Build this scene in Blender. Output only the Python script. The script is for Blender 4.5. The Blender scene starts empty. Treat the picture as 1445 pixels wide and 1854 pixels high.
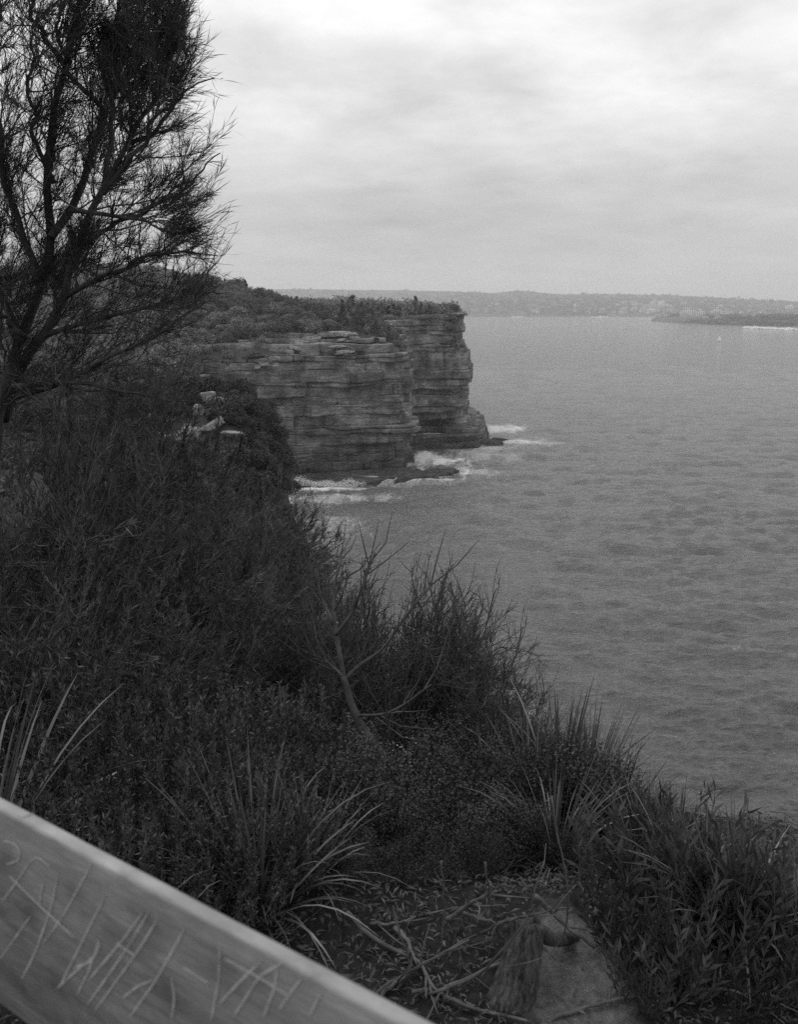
import bpy, math, random
import numpy as np
from mathutils import Vector, Matrix, noise as mn

# ------------------------------------------------------------------ basics
R = math.radians
random.seed(11)
rng = np.random.default_rng(11)
scene = bpy.context.scene
COL = scene.collection
H = 62.0                       # camera height over the sea (m)
PITCH = R(13.0)
FPX, CX, CY = 1605.0, 722.5, 927.0
cP, sP = math.cos(PITCH), math.sin(PITCH)

# ------------------------------------------------------------------ camera
cam_d = bpy.data.cameras.new('camera')
cam = bpy.data.objects.new('camera', cam_d)
COL.objects.link(cam)
cam.location = (0, 0, H)
cam.rotation_euler = (R(90) - PITCH, 0, 0)
cam_d.sensor_fit = 'VERTICAL'
cam_d.sensor_height = 24.0
cam_d.lens = 24.0 * FPX / 1854.0
cam_d.clip_start = 0.05
cam_d.clip_end = 60000
cam_d.dof.use_dof = True
cam_d.dof.focus_distance = 5.0
cam_d.dof.aperture_fstop = 6.0
scene.camera = cam

# ------------------------------------------------------------------ sky, sun, exposure
SUN_EL, SUN_AZ = R(58), R(-35)          # azimuth measured from +Y towards +X
world = bpy.data.worlds.new('World')
scene.world = world
world.use_nodes = True
wn, wl = world.node_tree.nodes, world.node_tree.links
wn.clear()
def wnode(t, **kw):
    n = wn.new(t)
    for k, v in kw.items():
        setattr(n, k, v)
    return n
def wmath(op, a, b=None, c=None):
    n = wnode('ShaderNodeMath', operation=op)
    for i, v in enumerate((a, b, c)):
        if v is None: continue
        if isinstance(v, (int, float)): n.inputs[i].default_value = v
        else: wl.new(v, n.inputs[i])
    return n.outputs[0]
wc = wnode('ShaderNodeTexCoord')
ws = wnode('ShaderNodeSeparateXYZ'); wl.new(wc.outputs['Generated'], ws.inputs[0])
zc = wmath('MAXIMUM', ws.outputs[2], 0.0)
den = wmath('ADD', zc, 0.16)
wcmb = wnode('ShaderNodeCombineXYZ')
wl.new(wmath('DIVIDE', ws.outputs[0], den), wcmb.inputs[0])
wl.new(wmath('DIVIDE', ws.outputs[1], den), wcmb.inputs[1])
def cloud(scale, detail, rough, off, dist=0.0):
    m = wnode('ShaderNodeMapping'); m.inputs['Location'].default_value = off
    wl.new(wcmb.outputs[0], m.inputs[0])
    n = wnode('ShaderNodeTexNoise'); n.inputs['Scale'].default_value = scale
    n.inputs['Detail'].default_value = detail; n.inputs['Roughness'].default_value = rough
    n.inputs['Distortion'].default_value = dist
    wl.new(m.outputs[0], n.inputs['Vector'])
    return n.outputs['Fac']
c1 = cloud(0.75, 6.0, 0.52, (3.1, 0.7, 0.0), 0.1)
c2 = cloud(2.6, 8.0, 0.58, (1.3, 8.4, 0.0), 0.15)
cl = wmath('ADD', wmath('MULTIPLY', wmath('SUBTRACT', c1, 0.5), 1.05), wmath('MULTIPLY', wmath('SUBTRACT', c2, 0.5), 0.75))
ramp = wnode('ShaderNodeValToRGB')
wl.new(zc, ramp.inputs[0])
e = ramp.color_ramp.elements
e[0].position = 0.0; e[0].color = (0.52,) * 3 + (1,)
e[1].position = 0.34; e[1].color = (1.0,) * 3 + (1,)
x = ramp.color_ramp.elements.new(0.10); x.color = (0.58,) * 3 + (1,)
x = ramp.color_ramp.elements.new(0.2); x.color = (0.86,) * 3 + (1,)
rb = wnode('ShaderNodeRGBToBW'); wl.new(ramp.outputs[0], rb.inputs[0])
fade = wmath('MULTIPLY_ADD', wmath('MINIMUM', wmath('MULTIPLY', zc, 5.0), 1.0), 0.85, 0.15)
val = wmath('MULTIPLY', rb.outputs[0], wmath('MULTIPLY_ADD', wmath('MULTIPLY', cl, fade), 1.05, 1.0))
sky = wnode('ShaderNodeTexSky', sky_type='NISHITA')
sky.sun_disc = False; sky.sun_elevation = SUN_EL; sky.sun_rotation = SUN_AZ
sb = wnode('ShaderNodeRGBToBW'); wl.new(sky.outputs[0], sb.inputs[0])
thin = wmath('MULTIPLY', wmath('MINIMUM', sb.outputs[0], 12.0), 0.012)   # a little clear sky light behind the overcast
val = wmath('ADD', wmath('MULTIPLY', val, 0.93), thin)
wbg = wnode('ShaderNodeBackground'); wl.new(val, wbg.inputs[0]); wbg.inputs[1].default_value = 1.0
wo = wnode('ShaderNodeOutputWorld'); wl.new(wbg.outputs[0], wo.inputs[0])

sd = bpy.data.lights.new('sun', 'SUN'); sd.energy = 1.0; sd.angle = R(18); sd.color = (1, 1, 1)
sun = bpy.data.objects.new('sun', sd); COL.objects.link(sun)
sdir = Vector((math.sin(SUN_AZ) * math.cos(SUN_EL), math.cos(SUN_AZ) * math.cos(SUN_EL), math.sin(SUN_EL)))
sun.rotation_euler = sdir.to_track_quat('Z', 'Y').to_euler()
sun.location = (0, -20, 130)

vs = scene.view_settings
vs.view_transform = 'Standard'; vs.look = 'None'; vs.exposure = 0.0; vs.gamma = 1.0
vs.use_curve_mapping = False
scene.cycles.max_bounces = 5
scene.cycles.diffuse_bounces = 2
scene.cycles.glossy_bounces = 2
scene.cycles.transmission_bounces = 2
scene.cycles.volume_bounces = 1
scene.cycles.transparent_max_bounces = 4
scene.cycles.use_denoising = False

# ------------------------------------------------------------------ helpers
def ray(px, py):
    x = (px - CX) / FPX; u = -(py - CY) / FPX
    return np.array([x, cP + sP * u, -sP + cP * u])
def pix(px, py, Y):
    d = ray(px, py); t = Y / d[1]
    return np.array([0, 0, H]) + t * d
def pixz(px, py, z):
    d = ray(px, py); t = (z - H) / d[2]
    return np.array([0, 0, H]) + t * d
def interp(x, tab):
    return np.interp(x, [a for a, b in tab], [b for a, b in tab])
def smooth(a, b, x):
    t = np.clip((np.asarray(x, float) - a) / (b - a), 0, 1)
    return t * t * (3 - 2 * t)

class VN:                                       # vectorised value noise
    def __init__(s, seed):
        s.g = np.random.default_rng(seed).random((64, 64, 64)) * 2 - 1
    def __call__(s, x, y, z=0.0):
        x, y, z = np.broadcast_arrays(np.asarray(x, float), np.asarray(y, float), np.asarray(z, float))
        xi, yi, zi = np.floor(x).astype(int), np.floor(y).astype(int), np.floor(z).astype(int)
        f = [x - xi, y - yi, z - zi]; f = [t * t * (3 - 2 * t) for t in f]
        out = 0
        for a in (0, 1):
            for b in (0, 1):
                for c in (0, 1):
                    w = (f[0] if a else 1 - f[0]) * (f[1] if b else 1 - f[1]) * (f[2] if c else 1 - f[2])
                    out = out + w * s.g[(xi + a) % 64, (yi + b) % 64, (zi + c) % 64]
        return out
    def fbm(s, x, y, z=0.0, o=4):
        t, a = 0, 1.0
        for i in range(o):
            t = t + a * s(np.asarray(x) * 2 ** i + 7.3 * i, np.asarray(y) * 2 ** i + 3.1 * i, np.asarray(z) * 2 ** i); a *= 0.5
        return t
vn = VN(5)

def mesh(name, V, F, mat=None, smooth_=False):
    """V (N,3); F list of int arrays with 3 or 4 columns"""
    if not isinstance(F, (list, tuple)): F = [F]
    F = [np.asarray(f, dtype=np.int32) for f in F if len(f)]
    V = np.asarray(V, dtype=np.float32)
    me = bpy.data.meshes.new(name)
    me.vertices.add(len(V)); me.vertices.foreach_set('co', V.ravel())
    nl = sum(f.size for f in F); npoly = sum(len(f) for f in F)
    me.loops.add(nl); me.polygons.add(npoly)
    me.loops.foreach_set('vertex_index', np.concatenate([f.ravel() for f in F]))
    st, tot, p = [], [], 0
    for f in F:
        k = f.shape[1]
        st.append(np.arange(len(f)) * k + p); tot.append(np.full(len(f), k)); p += f.size
    me.polygons.foreach_set('loop_start', np.concatenate(st).astype(np.int32))
    if smooth_: me.polygons.foreach_set('use_smooth', np.ones(npoly, dtype=bool))
    me.update(calc_edges=True); me.validate()
    if mat: me.materials.append(mat)
    return me
class MB:                                       # mesh builder
    def __init__(s): s.v, s.q, s.t, s.n = [], [], [], 0
    def add(s, V, Q=None, T=None):
        V = np.asarray(V, float); s.v.append(V)
        if Q is not None and len(Q): s.q.append(np.asarray(Q) + s.n)
        if T is not None and len(T): s.t.append(np.asarray(T) + s.n)
        s.n += len(V)
    def tube(s, P, rad, sides=5, cap=True):
        P = np.asarray(P, float); n = len(P)
        rad = np.broadcast_to(np.asarray(rad, float), (n,))
        T = np.gradient(P, axis=0); T /= np.linalg.norm(T, axis=1)[:, None] + 1e-9
        ref = np.array([0, 0, 1.0]) if abs(T[0, 2]) < 0.9 else np.array([1.0, 0, 0])
        A = np.cross(T, ref); A /= np.linalg.norm(A, axis=1)[:, None] + 1e-9
        B = np.cross(T, A)
        an = np.arange(sides) / sides * 2 * np.pi
        V = P[:, None] + rad[:, None, None] * (np.cos(an)[None, :, None] * A[:, None] + np.sin(an)[None, :, None] * B[:, None])
        i, j = np.meshgrid(np.arange(n - 1), np.arange(sides), indexing='ij')
        a = i * sides + j; b = i * sides + (j + 1) % sides
        Q = np.stack([a, b, b + sides, a + sides], -1).reshape(-1, 4)
        V = V.reshape(-1, 3)
        if cap:
            k = len(V); V = np.vstack([V, P[:1], P[-1:]])
            Tt = [[k, (jj + 1) % sides, jj] for jj in range(sides)] + [[k + 1, (n - 1) * sides + jj, (n - 1) * sides + (jj + 1) % sides] for jj in range(sides)]
            s.add(V, Q, Tt)
        else: s.add(V, Q)
    def leaves(s, B, D, L, W, side=None, fold=0.15):
        """diamond leaves: base B, direction D, length, width (vectorised)"""
        B = np.asarray(B, float); n = len(B)
        if n == 0: return
        D = np.asarray(D, float); D = D / (np.linalg.norm(D, axis=1)[:, None] + 1e-9)
        L = np.broadcast_to(np.asarray(L, float), (n,))[:, None]; W = np.broadcast_to(np.asarray(W, float), (n,))[:, None]
        if side is None: side = rng.normal(size=(n, 3))
        S = np.cross(D, side); S /= np.linalg.norm(S, axis=1)[:, None] + 1e-9
        N = np.cross(S, D)
        M = B + D * L * 0.45 + N * L * fold * 0.4
        V = np.stack([B, M + S * W * .5, B + D * L - N * L * fold * .3, M - S * W * .5], 1).reshape(-1, 3)
        k = np.arange(n) * 4
        s.add(V, np.stack([k, k + 1, k + 2, k + 3], 1))
    def straps(s, B, D, L, W, droop, seg=6):
        """long arching strap blades"""
        n = len(B); D = D / np.linalg.norm(D, axis=1)[:, None]
        hor = D.copy(); hor[:, 2] = 0; hor /= np.linalg.norm(hor, axis=1)[:, None] + 1e-9
        S = np.cross(hor, [0, 0, 1.0]); S = S + rng.normal(size=S.shape) * 0.35; S /= np.linalg.norm(S, axis=1)[:, None]
        t = np.linspace(0, 1, seg)
        P = np.zeros((n, seg, 3))
        pos = B.copy(); d = D.copy(); P[:, 0] = pos
        for i in range(1, seg):
            pos = pos + d * (L / (seg - 1))[:, None]
            d = d + hor * (droop * .35)[:, None] * t[i] - np.array([0, 0, 1.0]) * (droop * (0.25 + 1.1 * t[i]))[:, None] * 0.55
            d /= np.linalg.norm(d, axis=1)[:, None]
            P[:, i] = pos
        w = W[:, None] * np.interp(t, [0, .15, .5, .8, 1], [.5, .9, 1, .7, .08])[None]
        V = np.stack([P - S[:, None] * w[..., None] * .5, P + S[:, None] * w[..., None] * .5], 2).reshape(-1, 3)
        i, j = np.meshgrid(np.arange(n), np.arange(seg - 1), indexing='ij')
        a = (i * seg + j) * 2
        s.add(V, np.stack([a, a + 1, a + 3, a + 2], -1).reshape(-1, 4))
    def box(s, c, d, rot=None):
        c = np.asarray(c, float); d = np.asarray(d, float) / 2
        V = np.array([[x, y, z] for x in (-1, 1) for y in (-1, 1) for z in (-1, 1)]) * d
        if rot is not None: V = V @ np.asarray(rot).T
        s.add(V + c, [[0, 1, 3, 2], [4, 6, 7, 5], [0, 4, 5, 1], [2, 3, 7, 6], [0, 2, 6, 4], [1, 5, 7, 3]])
    def me(s, name, mat, smooth_=False):
        V = np.vstack(s.v); F = []
        if s.q: F.append(np.vstack(s.q))
        if s.t: F.append(np.vstack(s.t))
        return mesh(name, V, F, mat, smooth_)

def obj(name, me, parent=None, loc=None, rotz=None, scale=None):
    o = bpy.data.objects.new(name, me); COL.objects.link(o)
    if parent is not None: o.parent = parent
    if loc is not None: o.location = [float(a) for a in loc]
    if rotz is not None: o.rotation_euler = (0, 0, float(rotz))
    if scale is not None: o.scale = (scale,) * 3 if np.isscalar(scale) else [float(a) for a in scale]
    return o
def tag(o, label, cat, group=None):
    o['label'] = label; o['category'] = cat
    if group: o['group'] = group
    return o
def struct(o): o['kind'] = 'structure'; return o
def stuff(o): o['kind'] = 'stuff'; return o
def thing(name, label, cat, loc=(0, 0, 0), rotz=0, scale=None, group=None):
    o = obj(name, None, None, loc, rotz, scale); o.empty_display_size = 0.1
    return tag(o, label, cat, group)
def dup(root, loc, rotz=0, scale=1.0, label=None, tilt=(0, 0)):
    r = root.copy(); COL.objects.link(r)
    r.location = [float(a) for a in loc]; r.rotation_euler = (tilt[0], tilt[1], float(rotz))
    r.scale = (scale,) * 3 if np.isscalar(scale) else [float(a) for a in scale]
    if label: r['label'] = label
    for ch in root.children:
        c = ch.copy(); COL.objects.link(c); c.parent = r
        for g in ch.children:
            d = g.copy(); COL.objects.link(d); d.parent = c
    return r

# ------------------------------------------------------------------ materials
def new_mat(name):
    m = bpy.data.materials.new(name); m.use_nodes = True
    nt = m.node_tree; nt.nodes.clear()
    out = nt.nodes.new('ShaderNodeOutputMaterial')
    p = nt.nodes.new('ShaderNodeBsdfPrincipled')
    nt.links.new(p.outputs[0], out.inputs[0])
    return m, nt, p
def nd(nt, t, inputs=None, **kw):
    n = nt.nodes.new(t)
    for k, v in kw.items(): setattr(n, k, v)
    for k, v in (inputs or {}).items():
        if hasattr(v, 'links') or isinstance(v, bpy.types.NodeSocket): nt.links.new(v, n.inputs[k])
        else: n.inputs[k].default_value = v
    return n
def g(v): return (v, v, v, 1)
def noise_fac(nt, coord, scale, detail=4, rough=.55, stretch=(1, 1, 1)):
    mp = nd(nt, 'ShaderNodeMapping', {'Vector': coord, 'Scale': stretch})
    return nd(nt, 'ShaderNodeTexNoise', {'Vector': mp.outputs[0], 'Scale': scale, 'Detail': detail, 'Roughness': rough}).outputs['Fac']
def ramp_(nt, fac, stops):
    r = nt.nodes.new('ShaderNodeValToRGB'); nt.links.new(fac, r.inputs[0])
    el = r.color_ramp.elements
    el[0].position, el[0].color = stops[0][0], g(stops[0][1])
    el[1].position, el[1].color = stops[-1][0], g(stops[-1][1])
    for p, v in stops[1:-1]:
        x = el.new(p); x.color = g(v)
    return r.outputs[0]
def mixc(nt, fac, a, b, mode='MIX'):
    m = nt.nodes.new('ShaderNodeMix'); m.data_type = 'RGBA'; m.blend_type = mode
    for idx, v in ((0, fac), (6, a), (7, b)):
        if isinstance(v, bpy.types.NodeSocket): nt.links.new(v, m.inputs[idx])
        else: m.inputs[idx].default_value = v if idx == 0 else g(v)
    return m.outputs[2]
def bump(nt, p, h, strength, dist):
    b = nd(nt, 'ShaderNodeBump', {'Height': h, 'Strength': strength, 'Distance': dist})
    nt.links.new(b.outputs[0], p.inputs['Normal'])
def simple(name, lo, hi, scale, rough=.8, bumps=0.0, bd=.01, stretch=(1, 1, 1), spec=.3, obj_var=0.0, coord='Object'):
    m, nt, p = new_mat(name)
    tc = nd(nt, 'ShaderNodeTexCoord')
    f = noise_fac(nt, tc.outputs[coord], scale, 5, .6, stretch)
    c = ramp_(nt, f, [(.3, lo), (.7, hi)])
    if obj_var:
        oi = nd(nt, 'ShaderNodeObjectInfo')
        mr = nd(nt, 'ShaderNodeMapRange', {'Value': oi.outputs['Random'], 'To Min': 1 - obj_var, 'To Max': 1 + obj_var})
        vm = nd(nt, 'ShaderNodeVectorMath', {0: c, 'Scale': mr.outputs[0]}, operation='SCALE'); c = vm.outputs[0]
    nt.links.new(c, p.inputs['Base Color'])
    p.inputs['Roughness'].default_value = rough
    p.inputs['Specular IOR Level'].default_value = spec
    if bumps: bump(nt, p, noise_fac(nt, tc.outputs[coord], scale * 3, 5, .6, stretch), bumps, bd)
    return m
def leafmat(name, lo, hi, scale=6, rough=.55, spec=.25, trans=.25, obj_var=.2):
    m, nt, p = new_mat(name)
    tc = nd(nt, 'ShaderNodeTexCoord'); gi = nd(nt, 'ShaderNodeNewGeometry')
    f = noise_fac(nt, tc.outputs['Object'], scale, 3, .6)
    f2 = nd(nt, 'ShaderNodeMath', {0: f, 1: nd(nt, 'ShaderNodeMath', {0: gi.outputs['Random Per Island'], 1: .35}, operation='MULTIPLY').outputs[0]}, operation='ADD').outputs[0]
    c = ramp_(nt, f2, [(.4, lo), (.95, hi)])
    oi = nd(nt, 'ShaderNodeObjectInfo')
    mr = nd(nt, 'ShaderNodeMapRange', {'Value': oi.outputs['Random'], 'To Min': 1 - obj_var, 'To Max': 1 + obj_var})
    c = nd(nt, 'ShaderNodeVectorMath', {0: c, 'Scale': mr.outputs[0]}, operation='SCALE').outputs[0]
    nt.links.new(c, p.inputs['Base Color'])
    p.inputs['Roughness'].default_value = rough; p.inputs['Specular IOR Level'].default_value = spec
    tr = nd(nt, 'ShaderNodeBsdfTranslucent', {'Color': c})
    mx = nd(nt, 'ShaderNodeMixShader', {0: trans, 1: p.outputs[0], 2: tr.outputs[0]})
    out = [n for n in nt.nodes if n.type == 'OUTPUT_MATERIAL'][0]
    nt.links.new(mx.outputs[0], out.inputs[0])
    return m

def sandstone(name, lo, mid, hi, k=1.0, wet=True, bstr=.9, bdist=.5):
    m, nt, p = new_mat(name)
    tc = nd(nt, 'ShaderNodeTexCoord'); co = tc.outputs['Object']
    band = noise_fac(nt, co, .5 * k, 6, .6, (.06, .06, 1.6))
    patch = noise_fac(nt, co, .12 * k, 6, .65, (1, 1, 1.4))
    c = ramp_(nt, patch, [(.33, lo), (.5, mid), (.66, hi)])
    c = mixc(nt, .75, c, ramp_(nt, band, [(.3, .45), (.5, 1.0), (.7, 1.3)]), 'MULTIPLY')
    streak = noise_fac(nt, co, .55 * k, 6, .7, (1, 1, .12))
    c = mixc(nt, .8, c, ramp_(nt, streak, [(.34, .45), (.44, 1.0), (.75, 1.1)]), 'MULTIPLY')
    fine = noise_fac(nt, co, 2.2 * k, 6, .7, (1, 1, 2.2))
    c = mixc(nt, .6, c, ramp_(nt, fine, [(.3, .5), (.6, 1.2)]), 'MULTIPLY')
    if wet:                                           # tidal zone: dark wet, weed-covered rock
        sp = nd(nt, 'ShaderNodeSeparateXYZ', {0: nd(nt, 'ShaderNodeNewGeometry').outputs['Position']})
        zz = nd(nt, 'ShaderNodeMath', {0: sp.outputs[2], 1: nd(nt, 'ShaderNodeMath', {0: patch, 1: 9.0}, operation='MULTIPLY').outputs[0]}, operation='SUBTRACT').outputs[0]
        mr = nd(nt, 'ShaderNodeMapRange', {'Value': zz, 'From Min': -3.0, 'From Max': 5.0, 'To Min': .42, 'To Max': 1.0})
        c = nd(nt, 'ShaderNodeVectorMath', {0: c, 'Scale': mr.outputs[0]}, operation='SCALE').outputs[0]
    nt.links.new(c, p.inputs['Base Color'])
    p.inputs['Roughness'].default_value = .85; p.inputs['Specular IOR Level'].default_value = .2
    vor = nd(nt, 'ShaderNodeTexVoronoi', {'Vector': nd(nt, 'ShaderNodeMapping', {'Vector': co, 'Scale': (.25 * k, .25 * k, .7 * k)}).outputs[0], 'Scale': 1.0}, feature='DISTANCE_TO_EDGE')
    crack = nd(nt, 'ShaderNodeMapRange', {'Value': vor.outputs['Distance'], 'From Max': .05}).outputs[0]
    h = nd(nt, 'ShaderNodeMath', {0: nd(nt, 'ShaderNodeMath', {0: fine, 1: 1.0}, operation='MULTIPLY').outputs[0], 1: band}, operation='ADD').outputs[0]
    h = nd(nt, 'ShaderNodeMath', {0: crack, 1: .5, 2: h}, operation='MULTIPLY_ADD').outputs[0]
    bump(nt, p, h, bstr, bdist)
    return m
M_CLIFF = sandstone('sandstone_cliff', .06, .16, .33)
M_SLAB = sandstone('bleached_sandstone', .2, .32, .46, 1.6, False)
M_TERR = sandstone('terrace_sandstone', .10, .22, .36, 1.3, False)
M_ROCK = sandstone('boulder_sandstone', .14, .26, .40, 6.0, False, .8, .08)
M_WETROCK = sandstone('wet_rock', .04, .075, .13, 3.0, False)
M_SCRUBG = simple('scrub_ground', .03, .08, .12, .95, .5, .5)
M_BUSHF = leafmat('headland_leaves', .08, .22, .35, .8, .1, .12, .42)
M_BUSHM = leafmat('outcrop_leaves', .03, .10, 1.2, .8, .1, .2, .25)
M_NEEDLE = leafmat('she_oak_needles', .02, .05, 2.5, .6, .2, .15, .1)
M_FEATHER = leafmat('feathery_needles', .018, .13, 1.6, .6, .15, .15, .55)
M_SHOOT = leafmat('shoot_leaves', .02, .12, 3.5, .55, .25, .15, .45)
M_LOW = leafmat('low_shrub_leaves', .014, .085, 5, .6, .2, .12, .4)
M_BROAD = leafmat('broad_leaves', .026, .095, 8, .45, .35, .15, .3)
M_STRAP = leafmat('strap_leaves', .028, .13, 5, .4, .4, .15, .25)
M_DRYSTRAP = leafmat('dry_strap_leaves', .14, .26, 5, .6, .3, .2, .2)
M_LITTER = leafmat('litter_leaves', .02, .11, 9, .7, .3, .1, .0)
M_BARK = simple('bark', .025, .06, 14, .9, .8, .01, (1, 1, .35))
M_TWIG = simple('twig_bark', .03, .095, 20, .85, .3, .003)
M_DEAD = simple('dead_wood', .045, .12, 18, .85, .6, .004)
M_FLOWER = simple('white_petals', .5, .65, 40, .7)

# ------------------------------------------------------------------ near ground
EDGE = [(-6, 6.0), (-2, 3.6), (1, 2.35), (2, 1.95), (2.9, 1.35), (4.2, .35), (6, -.35), (10, -1.3), (16, -3.0), (25, -5.4), (45, -9.4), (62, -11.2), (70, -12.0), (80, -13.5), (86, -16), (92, -24), (105, -38), (130, -54), (180, -84), (230, -108), (262, -116), (300, -125)]
def g_edge(Y): return interp(Y, EDGE)
def ground_z(X, Y):
    X = np.asarray(X, float); Y = np.asarray(Y, float)
    drop = 1.6 + .35 * np.clip(Y - 2.2, 0, 3.8) + .125 * np.clip(Y - 6, 0, 50) - .10 * np.clip(Y - 58, 0, 14) + .105 * np.clip(Y - 74, 0, 190)
    rise = .12 * np.clip(g_edge(Y) - X - 3 - .06 * Y, 0, 14) + .04 * np.clip(g_edge(Y) - X - 17, 0, 60)
    e = np.clip(X - g_edge(Y), 0, None)
    k = np.clip(Y / 30, .35, 1)
    far = .35 * vn.fbm(X * .25, Y * .25, 0, 3) * np.clip((Y - 5) / 15, 0, 1) + .03 * vn.fbm(X * 2.1, Y * 2.1, 3, 3)
    far = far + 2.4 * np.exp(-((X + 14.5) / 4.5) ** 2 - ((Y - 66) / 6) ** 2)
    return np.maximum(H - drop + rise - .9 * e - .55 * e * e + far, -3)
def ground_at(px, py):
    d = ray(px, py); prev = None
    for t in np.concatenate([np.arange(1.2, 14, .04), np.arange(14, 140, .4)]):
        p = np.array([0, 0, H]) + d * t
        if p[2] <= ground_z(p[0], p[1]): return p
    return p
ys = np.concatenate([np.arange(-6, 1, .5), np.arange(1, 6, .06), np.arange(6, 16, .35), np.arange(16, 100, 1.0), np.arange(101, 300, 3.0)])
ts = np.concatenate([-np.geomspace(90, 3, 46), np.arange(-2.9, 3.2, .06), np.arange(3.3, 12, .4)])
GX = g_edge(ys)[:, None] + ts[None, :] * np.clip(.9 + ys[:, None] / 60, 1, 2); GY = np.broadcast_to(ys[:, None], GX.shape)
GZ = ground_z(GX, GY)
n0, n1 = GX.shape
ii, jj = np.meshgrid(np.arange(n0 - 1), np.arange(n1 - 1), indexing='ij'); a_ = ii * n1 + jj
SAND = ground_at(1040, 1790)
m, nt, p = new_mat('clifftop_soil')
geo = nd(nt, 'ShaderNodeNewGeometry'); co = geo.outputs['Position']
sub = nd(nt, 'ShaderNodeVectorMath', {0: co, 1: (SAND[0], SAND[1], SAND[2])}, operation='SUBTRACT')
sc_ = nd(nt, 'ShaderNodeVectorMath', {0: sub.outputs[0], 1: (8.0, 3.6, .4)}, operation='MULTIPLY')
ln = nd(nt, 'ShaderNodeVectorMath', {0: sc_.outputs[0]}, operation='LENGTH')
nf = noise_fac(nt, co, 7, 6, .65)
dd = nd(nt, 'ShaderNodeMath', {0: nf, 1: 1.1, 2: ln.outputs['Value']}, operation='MULTIPLY_ADD').outputs[0]
fs = nd(nt, 'ShaderNodeMapRange', {'Value': dd, 'From Min': 1.35, 'From Max': 1.7, 'To Min': 1, 'To Max': 0}).outputs[0]
soil = ramp_(nt, noise_fac(nt, co, 22, 6, .7), [(.3, .02), (.7, .07)])
sand = ramp_(nt, noise_fac(nt, co, 40, 8, .75), [(.3, .07), (.47, .17), (.7, .30)])
nt.links.new(mixc(nt, fs, soil, sand), p.inputs['Base Color'])
p.inputs['Roughness'].default_value = .95; p.inputs['Specular IOR Level'].default_value = .15
bump(nt, p, noise_fac(nt, co, 30, 8, .75), 1.0, .05)
M_SOIL = m
ground = struct(obj('ground', mesh('ground', np.stack([GX, GY, GZ], -1).reshape(-1, 3), np.stack([a_, a_ + 1, a_ + n1 + 1, a_ + n1], -1).reshape(-1, 4), M_SOIL, True)))

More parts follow.
